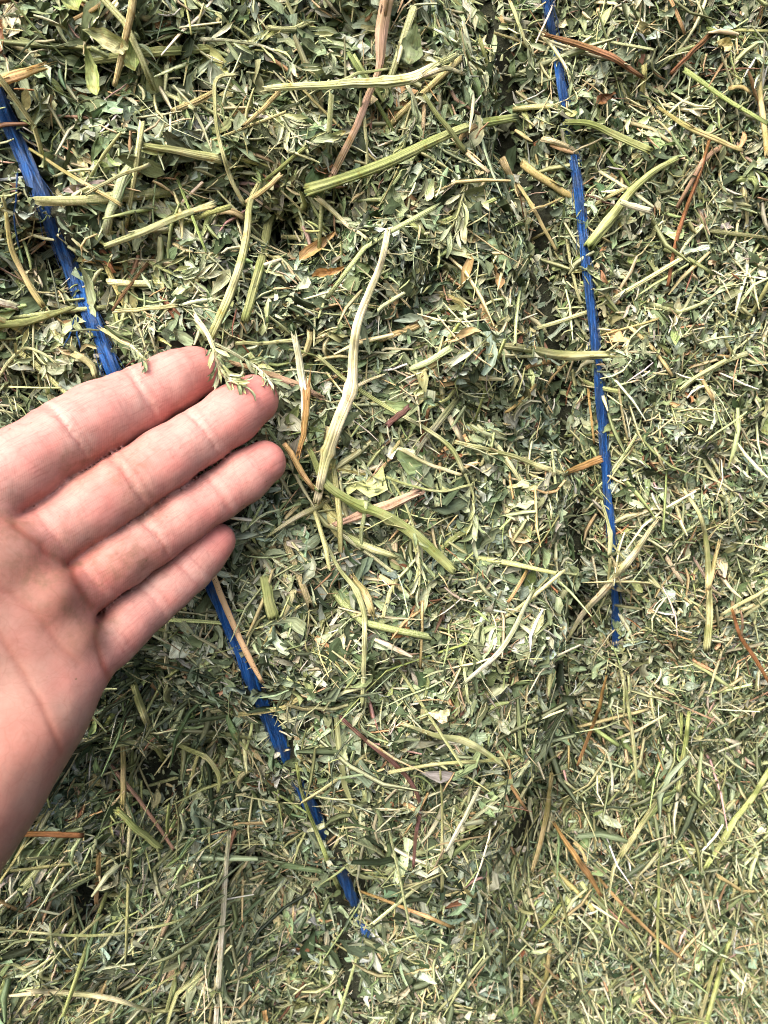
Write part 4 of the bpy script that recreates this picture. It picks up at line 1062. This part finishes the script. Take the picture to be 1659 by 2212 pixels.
# --- sprigs: a stalk with shrivelled leaflets
def sprig(label, pts, w, tips, colour='paleg', lift=.006, leafcol='grey', leaves=9, size=(.004, .008), spread=1.0, base_f=.35):
    r = np.random.default_rng(nseed())
    n = 16; C, R = px_curve(pts, n, lift, np.linspace(w, w * .55, n), True)
    base = C[n // 2].copy()
    o = empty('sprig', base); set_props(o, label, 'sprig', 'dry sprigs on the bale')
    st = link('stalk', tube_mesh('stalk', C, R, M_STEM, base, sides=8, seed=nseed(), ends='fray', flat=.9), o); st.color = (*PAL[colour], 1)
    T = nrm(np.gradient(C, axis=0)); nor = np.array([0, -1., 0])
    for k in range(leaves):
        f = base_f + (1 - base_f) * (k + r.random()) / leaves; i = min(n - 1, int(f * n))
        side = nrm(np.cross(nor, T[i])) * r.choice([-1, 1])
        a = nrm(T[i] * r.uniform(.5, 1.1) + side * r.uniform(.1, .9) * spread + nor * r.uniform(-.1, .4))
        L = r.uniform(*size)
        lf = link('leaflet', leaf_mesh('leaflet', L, L * r.uniform(.16, .34), r.uniform(.5, 1.25), r.normal(0, .9), r.normal(0, 1.4), nseed(), nu=3, nv=7), o)
        lf.matrix_basis = frame_matrix(C[i] + a * L * .5 - base, a, nor + r.normal(0, .35, 3))
        c = np.array(PAL[[leafcol, 'paleg', 'grey', 'sage', 'silver'][r.integers(5)]]) * r.uniform(.8, 1.25)
        lf.color = (*np.clip(c, 0, 1), 1)
    return o
sprig('pale fuzzy sprig lying over the tip of the index finger', [(425, 690, 4), (452, 728, 6), (466, 765, 11), (474, 795, 13), (490, 818, 14), (520, 830, 13)], 12, None, 'cream', leaves=44, lift=.006, base_f=.35, size=(.003, .0068), leafcol='paleg', spread=1.3)
sprig('grey sprig with feathery ends beside the middle fingertip', [(470, 745, 2), (515, 770, 4), (555, 795, 5), (590, 825, 6), (612, 845, 6)], 8, None, 'silver', leaves=32, lift=.007, base_f=.3, size=(.003, .0065), spread=1.2)
sprig('small pale sprig touching the upper edge of the index finger', [(225, 715, 2), (262, 738, 4), (290, 752, 7), (315, 778, 11)], 8, None, 'cream', leaves=26, lift=.005, base_f=.5, size=(.0025, .0055), spread=1.3)
sprig('frayed yellow green sprig at the left edge above the hand', [(0, 810), (25, 775), (52, 752), (82, 758), (120, 785)], 9, None, leaves=10, lift=.009, base_f=.1)
sprig('long silvery sprig lying level at the top, left of the middle', [(440, 85), (520, 90), (580, 105), (620, 130), (650, 150)], 8, None, 'silver', leaves=14, lift=.007, base_f=.1)
sprig('drooping silvery sprig under the pale horizontal stalk', [(880, 185), (895, 215), (900, 245), (890, 275), (880, 300)], 8, None, 'silver', leaves=14, lift=.006, base_f=.1, spread=.7)
sprig('green sprig hanging from the fork of the arching stalk', [(1003, 1022), (1020, 1060), (1024, 1110), (1022, 1150)], 6, None, leaves=9, lift=.005, size=(.006, .011), spread=.5)
sprig('grey green sprig with a broad folded leaf in the middle', [(845, 1035), (880, 1100), (900, 1165), (908, 1230), (905, 1290)], 6, None, leaves=9, lift=.006, size=(.006, .012), spread=.5)
sprig('pale bud-tipped sprig above the short hollow, right of the thin bent stalk', [(690, 430), (725, 460), (755, 490), (790, 515)], 12, None, 'cream', leaves=8, lift=.006, size=(.003, .006))
sprig('fuzzy pale sprig ending below the jointed stem in the lower middle', [(790, 1490), (788, 1530), (775, 1570), (790, 1590)], 6, None, leaves=10, lift=.005, base_f=.2, size=(.004, .007))
sprig('straggly sprig at the lower end of the left twine', [(770, 1880), (775, 1920), (785, 1955), (780, 1990)], 5, None, 'cream', leaves=9, lift=.009, base_f=.1)
sprig('dull green sprig hanging beside the thin upright green stalk at the lower right', [(1225, 1690), (1255, 1720), (1272, 1760), (1268, 1790)], 5, None, leaves=9, lift=.007, base_f=.1)
sprig('pale furry sprig lying over the upper right twine', [(1175, 80), (1205, 115), (1225, 150), (1238, 190)], 10, None, 'cream', leaves=9, lift=.006, base_f=.2)
sprig('drooping pale green sprig beside the upper right twine', [(1105, 10), (1125, 60), (1140, 100), (1155, 120)], 9, None, leaves=9, lift=.006, base_f=.4)
sprig('tangled pale sprig in the lower left corner', [(10, 2070), (70, 2105), (120, 2150), (150, 2190)], 9, None, leaves=12, lift=.007, base_f=.1, size=(.005, .010))

sprig('silvery leaf tuft at the top beside the pinkish tan stalk', [(640, 40), (665, 70), (690, 95), (712, 120)], 7, None, 'silver', leaves=18, lift=.005, base_f=.0, size=(.005, .011))
sprig('silvery leaf tuft between the thin bent stalk and the thick green ribbed stalk', [(600, 240), (620, 275), (650, 300), (690, 315)], 7, None, 'silver', leaves=18, lift=.005, base_f=.0, size=(.005, .010))
sprig('grey green tuft left of the curved straw green stalk', [(330, 570), (370, 590), (410, 600), (450, 600)], 7, None, 'paleg', leaves=18, lift=.005, base_f=.0, size=(.005, .010))
sprig('grey green tuft right of the broad leaf below the ribbed stalk', [(1000, 420), (990, 460), (970, 500), (945, 530)], 6, None, 'paleg', leaves=16, lift=.004, base_f=.0, size=(.005, .011))
sprig('pale leaf tuft below the tan stalk with dark ends', [(560, 1190), (590, 1205), (625, 1230), (665, 1250)], 6, None, 'cream', leaves=14, lift=.004, base_f=.0, size=(.004, .009))

# --- single leaves and pods that lie on top
def one_leaf(name, label, cat, px, ang, L, W, colour, fold=.75, curl=.8, twist=1.0, lift=.004, heart=False, group=None, tilt=0, serr=.1):
    P = surf(np.array([px[0]]), np.array([px[1]])); x, z = P[:, 0], P[:, 2]
    L *= .85; W *= .85
    a = px_dir(x, z, np.array([[math.cos(math.radians(ang)), math.sin(math.radians(ang))]]))[0]
    nor = face_normal(x, z)[0] * .5 + np.array([0, -.5, .0]); nor = nor / np.linalg.norm(nor)
    o = link(name, leaf_mesh(name, L, W, fold, curl, twist, nseed(), nu=5, nv=11, heart=heart, serr=serr))
    o.matrix_basis = frame_matrix(P[0] + nor * lift, a + nor * tilt, nor)
    o.color = (*PAL[colour], 1); set_props(o, label, cat, group)
    return o
one_leaf('leaf', 'large sage green leaf lying beside the left twine above the index finger', 'leaf', (218, 632), 72, .0175, .0055, 'sage', lift=.006)
one_leaf('leaf', 'broad green toothed leaf under the split end of the pale horizontal stalk', 'leaf', (882, 120), 100, .0125, .0085, 'mid', lift=.006, fold=.2)
one_leaf('leaf', 'broad grey green leaf below the thick green ribbed stalk', 'leaf', (848, 445), 80, .0125, .0085, 'sage', lift=.005, fold=.25)
one_leaf('leaf', 'folded grey green leaf standing next to the broad one below the ribbed stalk', 'leaf', (765, 440), 95, .0135, .0075, 'slate', lift=.004)
one_leaf('leaf', 'long folded sage leaf pointing down in the middle', 'leaf', (908, 1290), 105, .017, .0055, 'grey', lift=.006, fold=.7)
one_leaf('leaf', 'light green pointed leaf hanging at the upper left', 'leaf', (210, 160), 75, .014, .006, 'lime', lift=.010)
one_leaf('leaf', 'bright green leaf at the top left corner', 'leaf', (152, 22), 60, .0105, .0085, 'lime', lift=.006)
one_leaf('leaf', 'small bright green leaf left of the upper straw stalk', 'leaf', (286, 105), 85, .0105, .0065, 'lime', lift=.008)
one_leaf('leaf', 'pale green leaf curled behind the upper straw stalk', 'leaf', (235, 78), 20, .0135, .008, 'paleg', lift=.007)
one_leaf('leaf', 'yellow leaf in the upper right', 'leaf', (1548, 110), 10, .0075, .006, 'straw', lift=.004)
one_leaf('leaf', 'round yellow green leaf right of the right twine', 'leaf', (1366, 556), 160, .0085, .0065, 'lime', lift=.004)
one_leaf('leaf', 'yellow green leaf at the right edge beside the light green stalk', 'leaf', (1640, 910), 95, .012, .008, 'lime', lift=.004)
one_leaf('leaf_scrap', 'rust brown torn leaf scrap beside the upper right twine', 'leaf', (1284, 222), 150, .009, .0055, 'rust', lift=.004, curl=1.2)
one_leaf('leaf_scrap', 'rust brown curled scrap in the lower middle', 'leaf', (858, 1358), 150, .0075, .0055, 'rust', lift=.004, curl=1.5)
one_leaf('leaf_scrap', 'papery tan scrap left of the middle, pointing down left', 'leaf', (690, 532), 140, .0165, .006, 'tan', lift=.006, fold=.8)
one_leaf('leaf_scrap', 'brown curled husk just below the papery tan scrap', 'leaf', (715, 600), 160, .013, .0055, 'orange', lift=.006, fold=1.0)
one_leaf('leaf_scrap', 'brown scrap at the top left corner beside the bright green leaf', 'leaf', (200, 22), 165, .014, .008, 'orange', lift=.003, fold=.6)
one_leaf('leaf_scrap', 'orange brown scrap on the left edge at the top', 'leaf', (10, 80), 80, .016, .006, 'rust', lift=.004)
one_leaf('seed_pod', 'small cream heart shaped seed pod in the lower middle', 'seed pod', (940, 1533), 10, .0088, .0068, 'cream', lift=.005, heart=True, fold=.12, curl=.1, twist=0, serr=0)
one_leaf('seed_pod', 'small tan heart shaped seed pod near the wrist at the lower left', 'seed pod', (200, 1672), 85, .0078, .0072, 'straw', lift=.006, heart=True, fold=.12, curl=.1, twist=0, serr=0)
